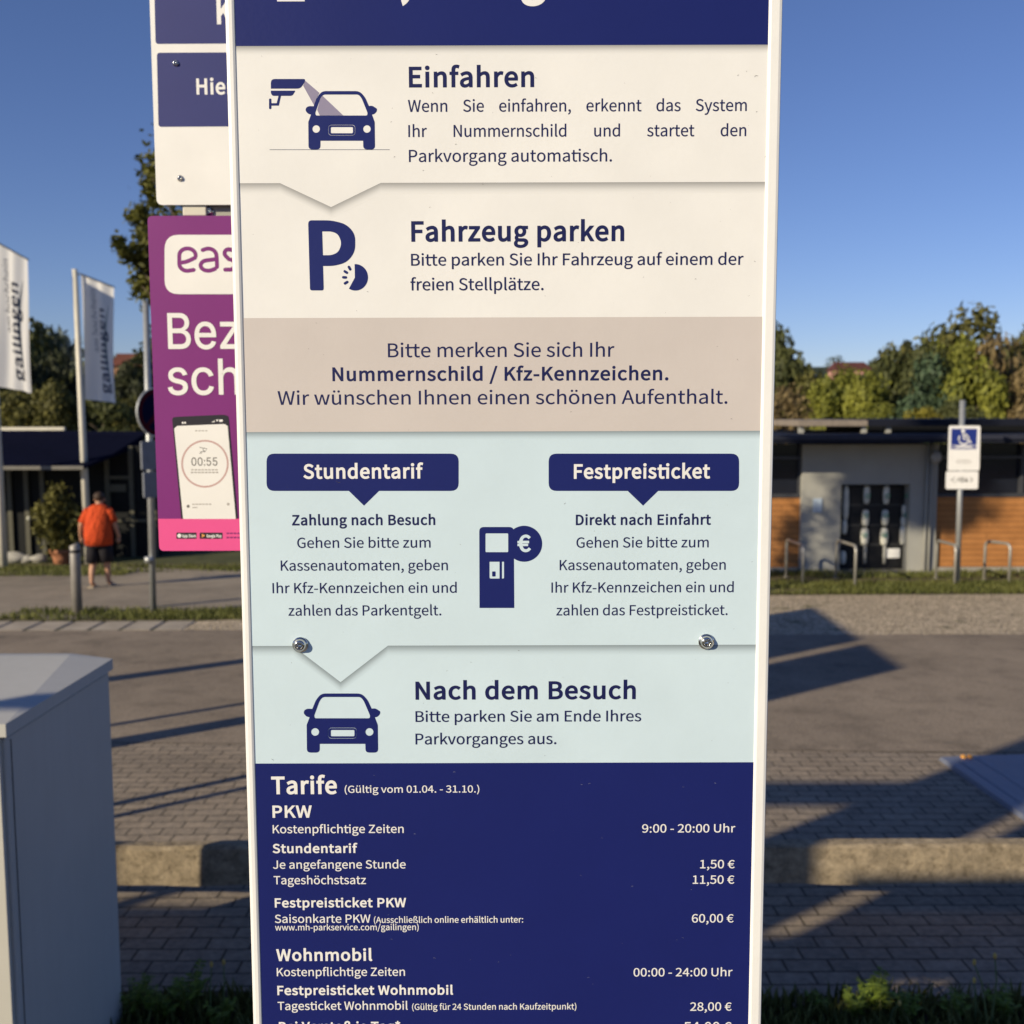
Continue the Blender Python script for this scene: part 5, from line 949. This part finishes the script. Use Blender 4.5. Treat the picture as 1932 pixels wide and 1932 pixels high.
# hands: five short bent fingers rooted in each palm
for s in (-1, 1):
    hx = Vector((s * (.385 if s < 0 else .30), .165, .845)) + pp
    for k in range(4): body.tube([hx + Vector((0, -.03 + .02*k, 0)), hx + Vector((-s*.01, -.03 + .02*k, -.05)), hx + Vector((-s*.03, -.028 + .02*k, -.085 + .006*abs(k-1.5)))], [.011, .010, .007], 6)
    body.tube([hx + Vector((-s*.01, -.03, .02)), hx + Vector((-s*.035, -.045, -.01)), hx + Vector((-s*.045, -.04, -.04))], [.012, .011, .008], 6)
bo = body.build('body', M_SKIN, per)
el = lambda c, rx, ry, n=18: [pp + Vector((c[0] + rx*math.cos(2*math.pi*k/n), c[1] + ry*math.sin(2*math.pi*k/n), c[2])) for k in range(n)]
mb = MB(); mb.rings([el((0, 0, .76), .235, .20), el((0, -.01, .93), .245, .205), el((0, -.01, 1.08), .235, .20), el((0, .02, 1.22), .225, .18), el((0, .04, 1.34), .225, .145), el((0, .05, 1.405), .20, .125), el((0, .055, 1.45), .13, .10), el((0, .06, 1.475), .068, .068)])
for s in (-1, 1):
    a = Vector((s*.16, .045, 1.375)); b = Vector((s*(.275 if s < 0 else .255), 0.01 if s < 0 else .05, 1.14))
    mb.tube([pp + a, pp + a.lerp(b, .5), pp + b], [.088, .085, .082], 14)
mb.build('shirt', M_SHIRT, per)
mb = MB()
mb.rings([el((0, 0, .86), .205, .17), el((0, 0, .80), .21, .175), el((0, 0, .72), .20, .17)])
for s in (-1, 1):
    fy = -.04 if s < 0 else .05
    mb.rings([el((s*.10, 0, .80), .108, .14), el((s*.105, fy*.5, .62), .116, .13), el((s*.108, fy, .45), .118, .122)])
mb.build('shorts', M_SHORT, per)
mb = MB(); mb.sphere(pp + Vector((0, .085, 1.60)), (.092, .10, .088), 16, 10); mb.build('hair', M_HAIR, per)
for s in (-1, 1): MB().sphere(pp + Vector((s*.086, .11, 1.545)), (.014, .022, .032), 8, 6).build('ear', M_SKIN, per)
for s in (-1, 1):
    fy = -.12 if s < 0 else .10
    MB().bbox(pp + Vector((s*.11 - .05, fy - .06, -.005)), pp + Vector((s*.11 + .05, fy + .20, .03)), .012).build('sandal', plain('tan_leather', (0.45, 0.36, 0.24), 0.7) if s < 0 else bpy.data.materials['tan_leather'], per)
# ------------------------------------------------------------------ foliage
def crown_mesh(name, seed, n, leaf, clumps=16, shape='round', spread=0.62):
    """leaf-sized faces in irregular clumps inside a unit crown (x,y,z within about -1..1)"""
    rnd = random.Random(seed); cl = []
    for k in range(clumps):
        while True:
            v = Vector((rnd.uniform(-1, 1), rnd.uniform(-1, 1), rnd.uniform(-1, 1)))
            if 0.2 < v.length < 1: break
        v = v.normalized() * (spread * v.length ** 0.4)
        if shape == 'cone': h = (k + .5) / clumps; a = rnd.uniform(0, 6.28); q = (1 - h) * .5; v = Vector((q*math.cos(a), q*math.sin(a), -1 + 2*h*.95)); r = .10 + .42 * (1 - h)
        elif shape == 'tall': v.x *= .8; v.y *= .8; r = rnd.uniform(.22, .40)
        else: r = rnd.uniform(.24, .46)
        cl.append((v, r))
    vs = []; fs = []
    for _ in range(n):
        c, r = cl[int(rnd.random() ** .9 * len(cl))]
        d = Vector((rnd.gauss(0, 1), rnd.gauss(0, 1), rnd.gauss(0, 1))).normalized()
        p = c + Vector((d.x, d.y, d.z * .8)) * r * rnd.uniform(.2, 1.12) ** .55
        nrm = (d + Vector((rnd.gauss(0, .6), rnd.gauss(0, .6), rnd.gauss(.2, .6)))).normalized()
        t = nrm.orthogonal().normalized(); t.rotate(Matrix.Rotation(rnd.uniform(0, 6.28), 3, nrm)); b = nrm.cross(t)
        s = leaf * rnd.uniform(.6, 1.35); k0 = len(vs)
        vs += [p - t*s, p + b*s*.55 - t*s*.1, p + t*s + nrm*s*.2, p - b*s*.55 + t*s*.1]; fs.append((k0, k0+1, k0+2, k0+3))
    for ax in range(3):                       # fill the unit box
        q = sorted(v[ax] for v in vs); lo, hi = q[int(len(q) * .012)], q[int(len(q) * .988)]
        for v in vs: v[ax] = -1 + 2 * (v[ax] - lo) / (hi - lo)
    me = bpy.data.meshes.new(name); me.from_pydata(vs, [], fs); me.materials.append(None); return me
CR = {'round': [crown_mesh('crown', s, 6500, .062, 22, spread=.6) for s in (1, 2, 3)], 'loose': [crown_mesh('crown', s, 3000, .075, 17, spread=.68) for s in (4, 5)],
      'tall': [crown_mesh('crown', s, 5500, .066, 22, 'tall', .58) for s in (6, 7)], 'cone': [crown_mesh('crown', 8, 2200, .07, 22, 'cone')]}
M_BARK = plain('bark', (0.11, 0.085, 0.06), 0.9, 0.2, 0, 0.25, 4, 0.02)
LEAF = {'olive': leafy('leaves_olive', (0.073, 0.076, 0.022), (0.195, 0.177, 0.049), .35), 'dark': leafy('leaves_dark', (0.043, 0.055, 0.021), (0.122, 0.128, 0.041), .35),
        'lime': leafy('leaves_lime', (0.104, 0.122, 0.022), (0.268, 0.268, 0.043), .35), 'yellow': leafy('leaves_yellow', (0.159, 0.152, 0.024), (0.366, 0.305, 0.043), .35),
        'blue': leafy('leaves_bluish', (0.043, 0.073, 0.043), (0.104, 0.152, 0.076), .35), 'brown': leafy('leaves_brown', (0.122, 0.091, 0.040), (0.268, 0.195, 0.091), .35),
        'darkest': leafy('leaves_darkest', (0.020, 0.027, 0.015), (0.061, 0.067, 0.027), .3), 'grey': leafy('leaves_grey', (0.073, 0.091, 0.073), (0.183, 0.207, 0.159), .35)}  # holds the darkest green of the leaf tones
HILL = lambda y: -0.9 if y < 44 else -0.9 + min(y - 44, 120) * .085
def tree(cx, top, bot, wd, Y, kind, leaf, seed, label, name='broadleaf_tree', cat='tree', group='trees behind the buildings'):
    c = W(cx, (top + bot) / 2, Y); rz = (bot - top) / 2 / F * Y; rx = wd / 2 / F * Y; g = HILL(Y)
    t = thing(name, label, cat, (c.x, Y, g), group)
    rnd = random.Random(seed); me = CR[kind][seed % len(CR[kind])]
    o = bpy.data.objects.new('crown', me); COL.objects.link(o); o.parent = t; o.location = (0, 0, c.z - g)
    o.scale = (rx * 1.08, max(rx, rz*.6), rz * 1.02); o.rotation_euler.z = rnd.uniform(0, 6.28)
    o.material_slots[0].link = 'OBJECT'; o.material_slots[0].material = LEAF[leaf]
    mb = MB(); h = max(c.z - g, .8); r = .05 + .03 * h; b = Vector((c.x, Y, g - .3))
    mb.tube([b, b + Vector((.05*h*.2, 0, h * .5)), b + Vector((0, 0, h + rz * .35))], [r, r * .75, r * .3], 8)
    for k in range(4):
        a = rnd.uniform(0, 6.28); s = b + Vector((0, 0, h * rnd.uniform(.65, .95))); mb.tube([s, s + Vector((rx*.3*math.cos(a), rx*.3*math.sin(a), rz*.35)), s + Vector((rx*.6*math.cos(a), rx*.6*math.sin(a), rz*.5))], [r*.45, r*.3, r*.12], 6)
    mb.build('trunk', M_BARK, t); return t
# right bank
tree(1446, 634, 830, 84, 60, 'tall', 'dark', 1, 'dark tall tree just right of the tariff sign')
tree(1478, 738, 850, 85, 45, 'loose', 'brown', 5, 'low brown bush like tree at the left end of the pavilion roof')
tree(1500, 700, 830, 70, 66, 'round', 'dark', 2, 'small dark tree below the far blue roofed house')
tree(1522, 690, 770, 34, 95, 'cone', 'dark', 3, 'narrow dark conifer left of the pink house', 'conifer_tree')
tree(1544, 702, 765, 28, 100, 'cone', 'darkest', 3, 'short dark conifer nearest the pink house on its left', 'conifer_tree')
tree(1530, 720, 850, 95, 52, 'round', 'olive', 4, 'olive green round tree above the left pavilion roof')
tree(1585, 710, 850, 105, 50, 'round', 'lime', 5, 'bright yellow green tree below the pink house')
tree(1632, 714, 850, 70, 49, 'tall', 'lime', 6, 'yellow green slender tree right of the brightest one')
tree(1682, 676, 840, 100, 56, 'round', 'olive', 7, 'broad olive tree right of the pink house')
tree(1703, 650, 800, 42, 66, 'cone', 'darkest', 8, 'dark pointed conifer left of the tallest crown', 'conifer_tree')
tree(1715, 668, 850, 110, 52, 'round', 'dark', 9, 'dark green tree in the middle behind the pavilion')
tree(1812, 606, 800, 165, 62, 'round', 'olive', 10, 'tallest broad dark olive crown on the skyline')
tree(1765, 632, 790, 90, 63, 'loose', 'dark', 11, 'dark loose crown at the left shoulder of the tallest tree')
tree(1793, 654, 800, 95, 54, 'round', 'lime', 12, 'light green crown in front of the tallest tree')
tree(1755, 694, 860, 105, 47, 'round', 'blue', 13, 'bluish green tree left of the disabled parking sign')
tree(1840, 690, 860, 85, 46, 'tall', 'lime', 14, 'lime green tree behind the top of the disabled parking sign')
tree(1890, 652, 850, 110, 52, 'loose', 'brown', 15, 'brownish autumn tree right of the disabled parking sign')
tree(1925, 720, 860, 90, 46, 'round', 'brown', 16, 'low brownish tree at the right picture edge')
tree(1938, 636, 800, 95, 66, 'round', 'olive', 17, 'olive tree highest at the right picture edge')
tree(1738, 772, 830, 62, 41, 'loose', 'yellow', 18, 'small yellow shrub just above the pavilion roof', 'shrub', 'shrub')
tree(1660, 770, 840, 80, 43, 'round', 'lime', 19, 'low light green shrub behind the pavilion roof posts', 'shrub', 'shrub')
tree(1800, 765, 850, 90, 44, 'round', 'dark', 20, 'low dark shrub behind the disabled parking sign plate', 'shrub', 'shrub')
# left bank
tree(25, 690, 860, 120, 48, 'round', 'darkest', 21, 'dark tree behind the flag at the left picture edge')
tree(70, 628, 830, 60, 56, 'tall', 'dark', 22, 'dark tall tree right beside the left flag')
tree(92, 643, 800, 48, 60, 'cone', 'darkest', 8, 'dark conifer between the two flags', 'conifer_tree')
tree(127, 638, 830, 62, 62, 'loose', 'grey', 24, 'pale grey green tree left of the second flag pole')
tree(112, 690, 860, 100, 50, 'round', 'darkest', 25, 'dark rounded tree below the pale grey green tree')
tree(185, 690, 850, 90, 52, 'round', 'dark', 26, 'dark tree behind the second flag')
tree(247, 698, 850, 62, 50, 'tall', 'darkest', 27, 'dark tree in front of the red roofed house')
tree(30, 742, 860, 95, 40, 'loose', 'olive', 28, 'olive bush above the awning at the left edge', 'shrub', 'shrub')
tree(105, 735, 860, 85, 40, 'round', 'olive', 29, 'green bush above the awning left of the second flag pole', 'shrub', 'shrub')
tree(195, 750, 860, 90, 40, 'loose', 'dark', 30, 'dark green bush below the second flag', 'shrub', 'shrub')
tree(255, 765, 860, 80, 41, 'round', 'olive', 31, 'olive bush left of the round road sign', 'shrub', 'shrub')
tree(320, 640, 860, 140, 55, 'round', 'dark', 32, 'dark tree hidden behind the purple sign')
# wooded slope behind everything
def hill():
    mb = MB(); N = 60; ys = [44, 60, 80, 110, 165, 260]; vs = []
    for y in ys:
        for i in range(N + 1):
            x = -260 + 520 * i / N; h = HILL(y) if y < 200 else 11.0
            vs.append((x, y, h - .02 + (0 if y == 44 else .8 * math.sin(x * .11 + y) + .5 * math.sin(x * .31))))
    mb.add(vs, [(j*(N+1)+i, j*(N+1)+i+1, (j+1)*(N+1)+i+1, (j+1)*(N+1)+i) for j in range(len(ys)-1) for i in range(N)], True)
    structure(mb.build('hill', plain('wooded_slope', (0.04, 0.05, 0.018), 0.9, 0.2, 0, 0.5, .25), fix=False))
hill()
# distant wood along the top of the slope
def wood():
    rnd = random.Random(77); vs = []; fs = []
    for k in range(150):
        x = rnd.uniform(-120, 150); y = rnd.uniform(135, 200); r = rnd.uniform(1.2, 2.5); c = Vector((x, y, HILL(y) + r * .55))
        for _ in range(170):
            d = Vector((rnd.gauss(0, 1), rnd.gauss(0, 1), rnd.gauss(0, 1))).normalized(); p = c + Vector((d.x * r, d.y * r, d.z * r * .9)) * rnd.uniform(.7, 1.1)
            t = d.orthogonal().normalized(); t.rotate(Matrix.Rotation(rnd.uniform(0, 6.28), 3, d)); b = d.cross(t); s = r * rnd.uniform(.10, .2); q = len(vs)
            vs += [p - t*s, p + b*s*.6, p + t*s, p - b*s*.6]; fs.append((q, q+1, q+2, q+3))
    mb = MB(); mb.add(vs, fs); tag(mb.build('distant_wood', LEAF['dark'], fix=False), 'dark distant wood along the top of the slope behind the houses', 'wood', kind='stuff')
wood()
# far houses
def house(px0, px1, eave, ridge, base, Y, roofc, wallc, label, gable=False):
    x0, x1 = W(px0, eave, Y).x, W(px1, eave, Y).x; ze, zr, zb_ = W(px0, eave, Y).z, W(px0, ridge, Y).z, W(px0, base, Y).z - 3
    t = thing('house', label, 'house', ((x0 + x1) / 2, Y, zb_)); dp = abs(x1 - x0) * .8
    MB().box((x0, Y, zb_), (x1, Y + dp, ze)).build('wall', plain('house_wall', wallc, .85), t)
    o = .06 * (x1 - x0); ym = Y + dp / 2
    mb = MB(); ii = .10 * (x1 - x0) if gable else 0
    mb.add([(x0 - o, Y - o, ze - .05), (x1 + o, Y - o, ze - .05), (x1 + o, Y + dp + o, ze - .05), (x0 - o, Y + dp + o, ze - .05), (x0 - o + ii, ym, zr), (x1 + o - ii, ym, zr)], [(0, 1, 5, 4), (2, 3, 4, 5), (0, 4, 3), (1, 2, 5), (3, 2, 1, 0)])
    mb.build('roof', plain('roof_tiles', roofc, .8, .3, 0, .15, 1.5), t)
    n = max(2, int((x1 - x0) / 2.6))
    for k in range(n):
        cx = x0 + (x1 - x0) * (k + .5) / n; h = (ze - zb_)
        MB().box((cx - .5, Y - .06, ze - 1.9), (cx + .5, Y - .002, ze - .6)).build('window', M_GLASS, t)
    return t
house(1578, 1641, 697, 682, 712, 120, (0.10, 0.035, 0.03), (0.52, 0.27, 0.22), 'pink house with a dark red roof on the wooded hill', True)
house(1500, 1526, 714, 706, 722, 130, (0.22, 0.09, 0.06), (0.4, 0.36, 0.3), 'tiny pale house with a red roof left of the pink house')
house(1530, 1552, 716, 706, 722, 118, (0.06, 0.10, 0.20), (0.4, 0.38, 0.34), 'tiny house with a blue grey roof left of the pink house')
hs = house(214, 300, 690, 665, 720, 100, (0.13, 0.045, 0.03), (0.36, 0.19, 0.11), 'orange walled house with a red roof between the flag and the purple sign')
p_ = W(264, 681, 99.6)
MB().box((p_.x - .5, 100.5, p_.z - .4), (p_.x + .6, 103, p_.z + .55)).build('dormer', M_TRIM, hs)
# street tree behind the purple sign
cS = W(345, 445, 12.0); st = thing('street_tree', 'slender street tree whose leaves show left of the purple sign', 'tree', (W(530, 900, 12.0).x, 12.0, G(12)))
ms = crown_mesh('crown', 41, 3000, .05, 20, 'tall', .75)
def scatter(me, n, spots, leaf, seed):
    rnd = random.Random(seed); vs = []; fs = []
    for (c, r, wgt) in spots:
        for _ in range(int(n * wgt)):
            d = Vector((rnd.gauss(0, 1), rnd.gauss(0, 1), rnd.gauss(0, 1))) * .5; p = c + Vector((d.x * r[0], d.y * r[0], d.z * r[1]))
            nn = Vector((rnd.gauss(0, 1), rnd.gauss(0, 1), rnd.gauss(.3, 1))).normalized(); t = nn.orthogonal().normalized(); t.rotate(Matrix.Rotation(rnd.uniform(0, 6.28), 3, nn)); b = nn.cross(t)
            s = leaf * rnd.uniform(.6, 1.3); k = len(vs); vs += [p - t*s, p + b*s*.5, p + t*s, p - b*s*.5]; fs.append((k, k+1, k+2, k+3))
    mb = MB(); mb.add(vs, fs); return mb
spots = []
for px, py, rx_, rz_, wg in ((283,322,.09,.16,.5),(279,352,.08,.12,.35),(292,375,.10,.12,.5),(262,398,.10,.10,.6),(250,412,.09,.09,.4),(282,420,.14,.14,.9),(224,458,.08,.08,.45),(232,474,.09,.10,.5),(256,487,.12,.10,.6),(276,470,.14,.2,1.2),(275,505,.14,.18,1.3),(268,540,.13,.16,1.1),(282,552,.12,.12,.7),(300,330,.2,.4,1.2),(330,380,.3,.5,2.2),(370,430,.4,.6,3),(330,500,.35,.4,2.5),(400,350,.4,.5,2.5),(420,470,.4,.5,2.5),(345,300,.25,.3,1.2),(390,280,.3,.3,1.2),(265,440,.06,.06,.3),(290,470,.15,.3,1.4)):
    spots.append((W(px, py, 12.0 + random.Random(px).uniform(-.4, .4)), (rx_ * .95, rz_ * 1.0), wg * .6))
scatter(None, 330, spots, .045, 3).build('crown', leafy('leaves_street', (0.05, 0.06, 0.012), (0.17, 0.165, 0.035), 2.5), st, fix=False)
mb = MB(); bs = Vector((W(530, 900, 12.0).x, 12.0, G(12) - .2)); tp = W(400, 330, 12.0)
mb.tube([bs, bs.lerp(tp, .5), tp], [.085, .06, .015], 8)
for px, py in ((228, 465), (262, 400), (268, 540), (283, 330)):
    e = W(px, py, 12.0); s_ = bs.lerp(tp, .55 if py > 420 else .7); mb.tube([s_, s_.lerp(e, .55) + Vector((0, 0, .06)), e], [.03, .018, .006], 6)
mb.build('trunk', M_BARK, st)
# potted bush in front of the cafe
pb_ = W(118, 1060, 22.0); pb_.z = G(22.0)
pot = thing('potted_bush', 'green bush in a terracotta pot in front of the dark cafe', 'plant', pb_)
n = 20; prof = [(.17, 0), (.19, .12), (.235, .24), (.245, .25), (.26, .26), (.26, .32), (.225, .32), (.20, .28)]
mb = MB(); mb.rings([[pb_ + Vector((r * math.cos(2*math.pi*k/n), r * math.sin(2*math.pi*k/n), h)) for k in range(n)] for r, h in prof]); mb.build('pot', plain('terracotta', (0.40, 0.17, 0.09), .85, .3, 0, .15, 6), pot)
sp_ = []
for px, py, r, wg in ((110,1000,.34,2.2),(95,975,.28,1.5),(130,970,.28,1.5),(112,945,.24,1.2),(84,1000,.22,.9),(140,1005,.22,.9),(75,965,.14,.4),(105,925,.13,.4),(120,1030,.26,1.1),(150,985,.12,.35)): sp_.append((W(px, py, 22.0), (r, r), wg))
scatter(None, 260, sp_, .07, 9).build('foliage', LEAF['olive'], pot, fix=False)
mb = MB()
for px, py in ((95, 960), (130, 965), (112, 940), (85, 1000), (140, 1000)): mb.tube([pb_ + Vector((0, 0, .28)), W(px, py, 22.0)], [.018, .006], 5)
mb.build('stem', M_BARK, pot)
# weeds growing at the near edge
def weed(px, py, Y, h, n, seed, label, big=1.0):
    b = W(px, py, Y); b.z = G(Y); t = thing('weed_plant', label, 'plant', b, 'weeds at the paving edge'); rnd = random.Random(seed); mb = MB(); ms = MB()
    for k in range(n):
        a = rnd.uniform(0, 6.28); l = h * rnd.uniform(.1, .55); tip = b + Vector((math.cos(a) * l, math.sin(a) * l, h * rnd.uniform(.55, 1.1))); mid = b.lerp(tip, .5) + Vector((0, 0, h * .12))
        ms.tube([b, mid, tip], [.003, .0024, .001], 4)
        for q in range(9):
            f_ = .25 + .75 * q / 9; p = b.lerp(mid, f_ * 2) if f_ < .5 else mid.lerp(tip, f_ * 2 - 1)
            for s in (-1, 1):
                d = Vector((math.cos(a + s * 1.4 + rnd.uniform(-.5, .5)), math.sin(a + s * 1.4), rnd.uniform(-.1, .5))).normalized(); w_ = .027 * big * rnd.uniform(.6, 1.3) * (1.15 - .5 * f_)
                sd_ = d.cross(Vector((0, 0, 1))).normalized() * w_ * .42
                mb.add([p, p + d * w_ * .6 + sd_, p + d * w_ * 1.3 + Vector((0, 0, -.2 * w_)), p + d * w_ * .6 - sd_], [(0, 1, 2, 3)])
    mb.build('foliage', M_WEED, t, fix=False); ms.build('stem', M_WEED, t); return t
weed(255, 1905, 3.98, .17, 9, 1, 'bright green weed clump beside the cabinet at the lower left')
weed(300, 1912, 3.95, .15, 9, 2, 'green weed clump left of the tariff sign, second from the cabinet')
weed(355, 1900, 4.05, .18, 8, 3, 'taller green weed midway between cabinet and tariff sign', 1.3)
weed(415, 1925, 3.9, .13, 10, 4, 'dark low weed clump touching the left edge of the tariff sign')
weed(1612, 1925, 3.95, .16, 9, 5, 'bright green leafy weed right of the tariff sign')
weed(1655, 1915, 4.0, .19, 9, 6, 'tallest leafy green weed at the lower right', 1.3)
weed(1705, 1930, 3.95, .13, 8, 7, 'small light green weed right of the tallest leafy weed')
weed(1545, 1925, 4.0, .10, 8, 8, 'low dark weed just right of the tariff sign foot')
weed(1800, 1930, 3.95, .14, 9, 9, 'feathery weed below the wilted flower stalks')
weed(1890, 1928, 3.95, .15, 9, 10, 'feathery weed in the lower right corner')
M_STALK = plain('green_stalk', (0.10, 0.14, 0.05), .7); M_BUD = plain('ochre_bud', (0.50, 0.36, 0.10), .7)
def stalk(px, foot, tx_, ty_, Y, label, lean=0.0):
    b = W(px, foot, Y); e = W(tx_, ty_, Y); t = thing('flower_stalk', label, 'plant', b, 'tall flower stalks'); m = b.lerp(e, .6) + Vector((lean, 0, .01))
    MB().tube([b + Vector((0, 0, -.12)), b, m, e], [.0035, .0035, .003, .0028], 6).build('stem', M_STALK, t)
    MB().sphere(e + Vector((0, 0, .006)), (.0075, .0075, .013), 8, 6).build('bud', M_BUD, t)
stalk(1862, 1930, 1838, 1818, 3.85, 'green stalk with an ochre bud, left one of the tall pair', .012)
stalk(1870, 1930, 1877, 1806, 3.85, 'tallest green stalk with an ochre bud at the lower right', .012)
stalk(1840, 1930, 1838, 1852, 3.9, 'shorter green stalk left of the tall pair', .004)
stalk(1678, 1930, 1697, 1895, 3.9, 'short bent stalk beside the tallest leafy weed', -.01)
stalk(420, 1930, 422, 1818, 3.95, 'thin pale stalk close to the left edge of the tariff sign', .004)
stalk(398, 1930, 399, 1822, 3.95, 'thin pale stalk halfway to the cabinet', -.004)

# ------------------------------------------------------------------ unseen panels and boards added to cast shadows, and a tree outside the view
M_TIM = plain('caster_boards', (0.34, 0.24, 0.15), .8, .3, 0, .15, 3)
shl = thing('shadow_panels', 'added unseen shelter with tall panels and a cross beam, left of the camera', 'shadow_caster', (-5, 0, 0))  # invented panels, cut to lay shadow edges on the paving and rail
for nm, (a, b, c, d) in (('panel', (-5.35, -4.65, 0, 5.2)), ('upper_panel', (-5.86, -5.352, 3.45, 5.2)), ('beam', (-8.2, -5.862, 3.93, 4.23)), ('low_panel', (-4.648, -4.462, 0, 2.83)), ('low_panel', (-4.46, -3.602, 0, 3.18)), ('beam', (-4.46, -3.32, 3.47, 3.95)), ('low_panel', (-3.598, -3.352, 0, 2.46)), ('board', (-3.6, -3.35, 2.57, 3.18)), ('low_panel', (-3.348, -2.6, 0, 3.18)), ('side_panel', (-9.6, -8.36, 0, 3.05)), ('side_panel', (-8.199, -7.25, 0, 3.04)), ('post', (-8.35, -8.202, 0, 4.3))):
    MB().box((a, -.01, c), (b, .01, d)).build(nm, M_TIM, shl)
hrd = thing('shadow_boards', 'added pair of shadow casting boards on posts, unseen at the left', 'sign', (-4.8, 5.5, G(5.5)))  # invented boards and posts that throw the streaks on the road
for a, b in ((3.57, 4.9), (5.17, 7.7)): MB().box((-4.83, a, 2.25), (-4.78, b, 4.25)).build('board', M_TIM, hrd)
for y, wd in ((4.56, .05), (4.86, .07), (6.65, .30), (7.5, .07)): MB().box((-4.775, y, G(y) - .2), (-4.72, y + wd, 4.2)).build('post', M_TIM, hrd)
cT = Vector((-7.9, 7.4, 9.8)); sht = thing('tall_tree', 'tall leafy tree out of view to the left of the car park', 'tree', (cT.x, cT.y, G(7.4)))
o = bpy.data.objects.new('crown', CR['round'][1]); COL.objects.link(o); o.parent = sht; o.location = (0, 0, cT.z - G(7.4)); o.scale = (1.3, 0.9, 1.5); o.material_slots[0].link = 'OBJECT'; o.material_slots[0].material = LEAF['olive']
MB().tube([(cT.x, cT.y, G(7.4) - .2), (cT.x, cT.y, 8.5)], [.16, .06], 10).build('trunk', M_BARK, sht)
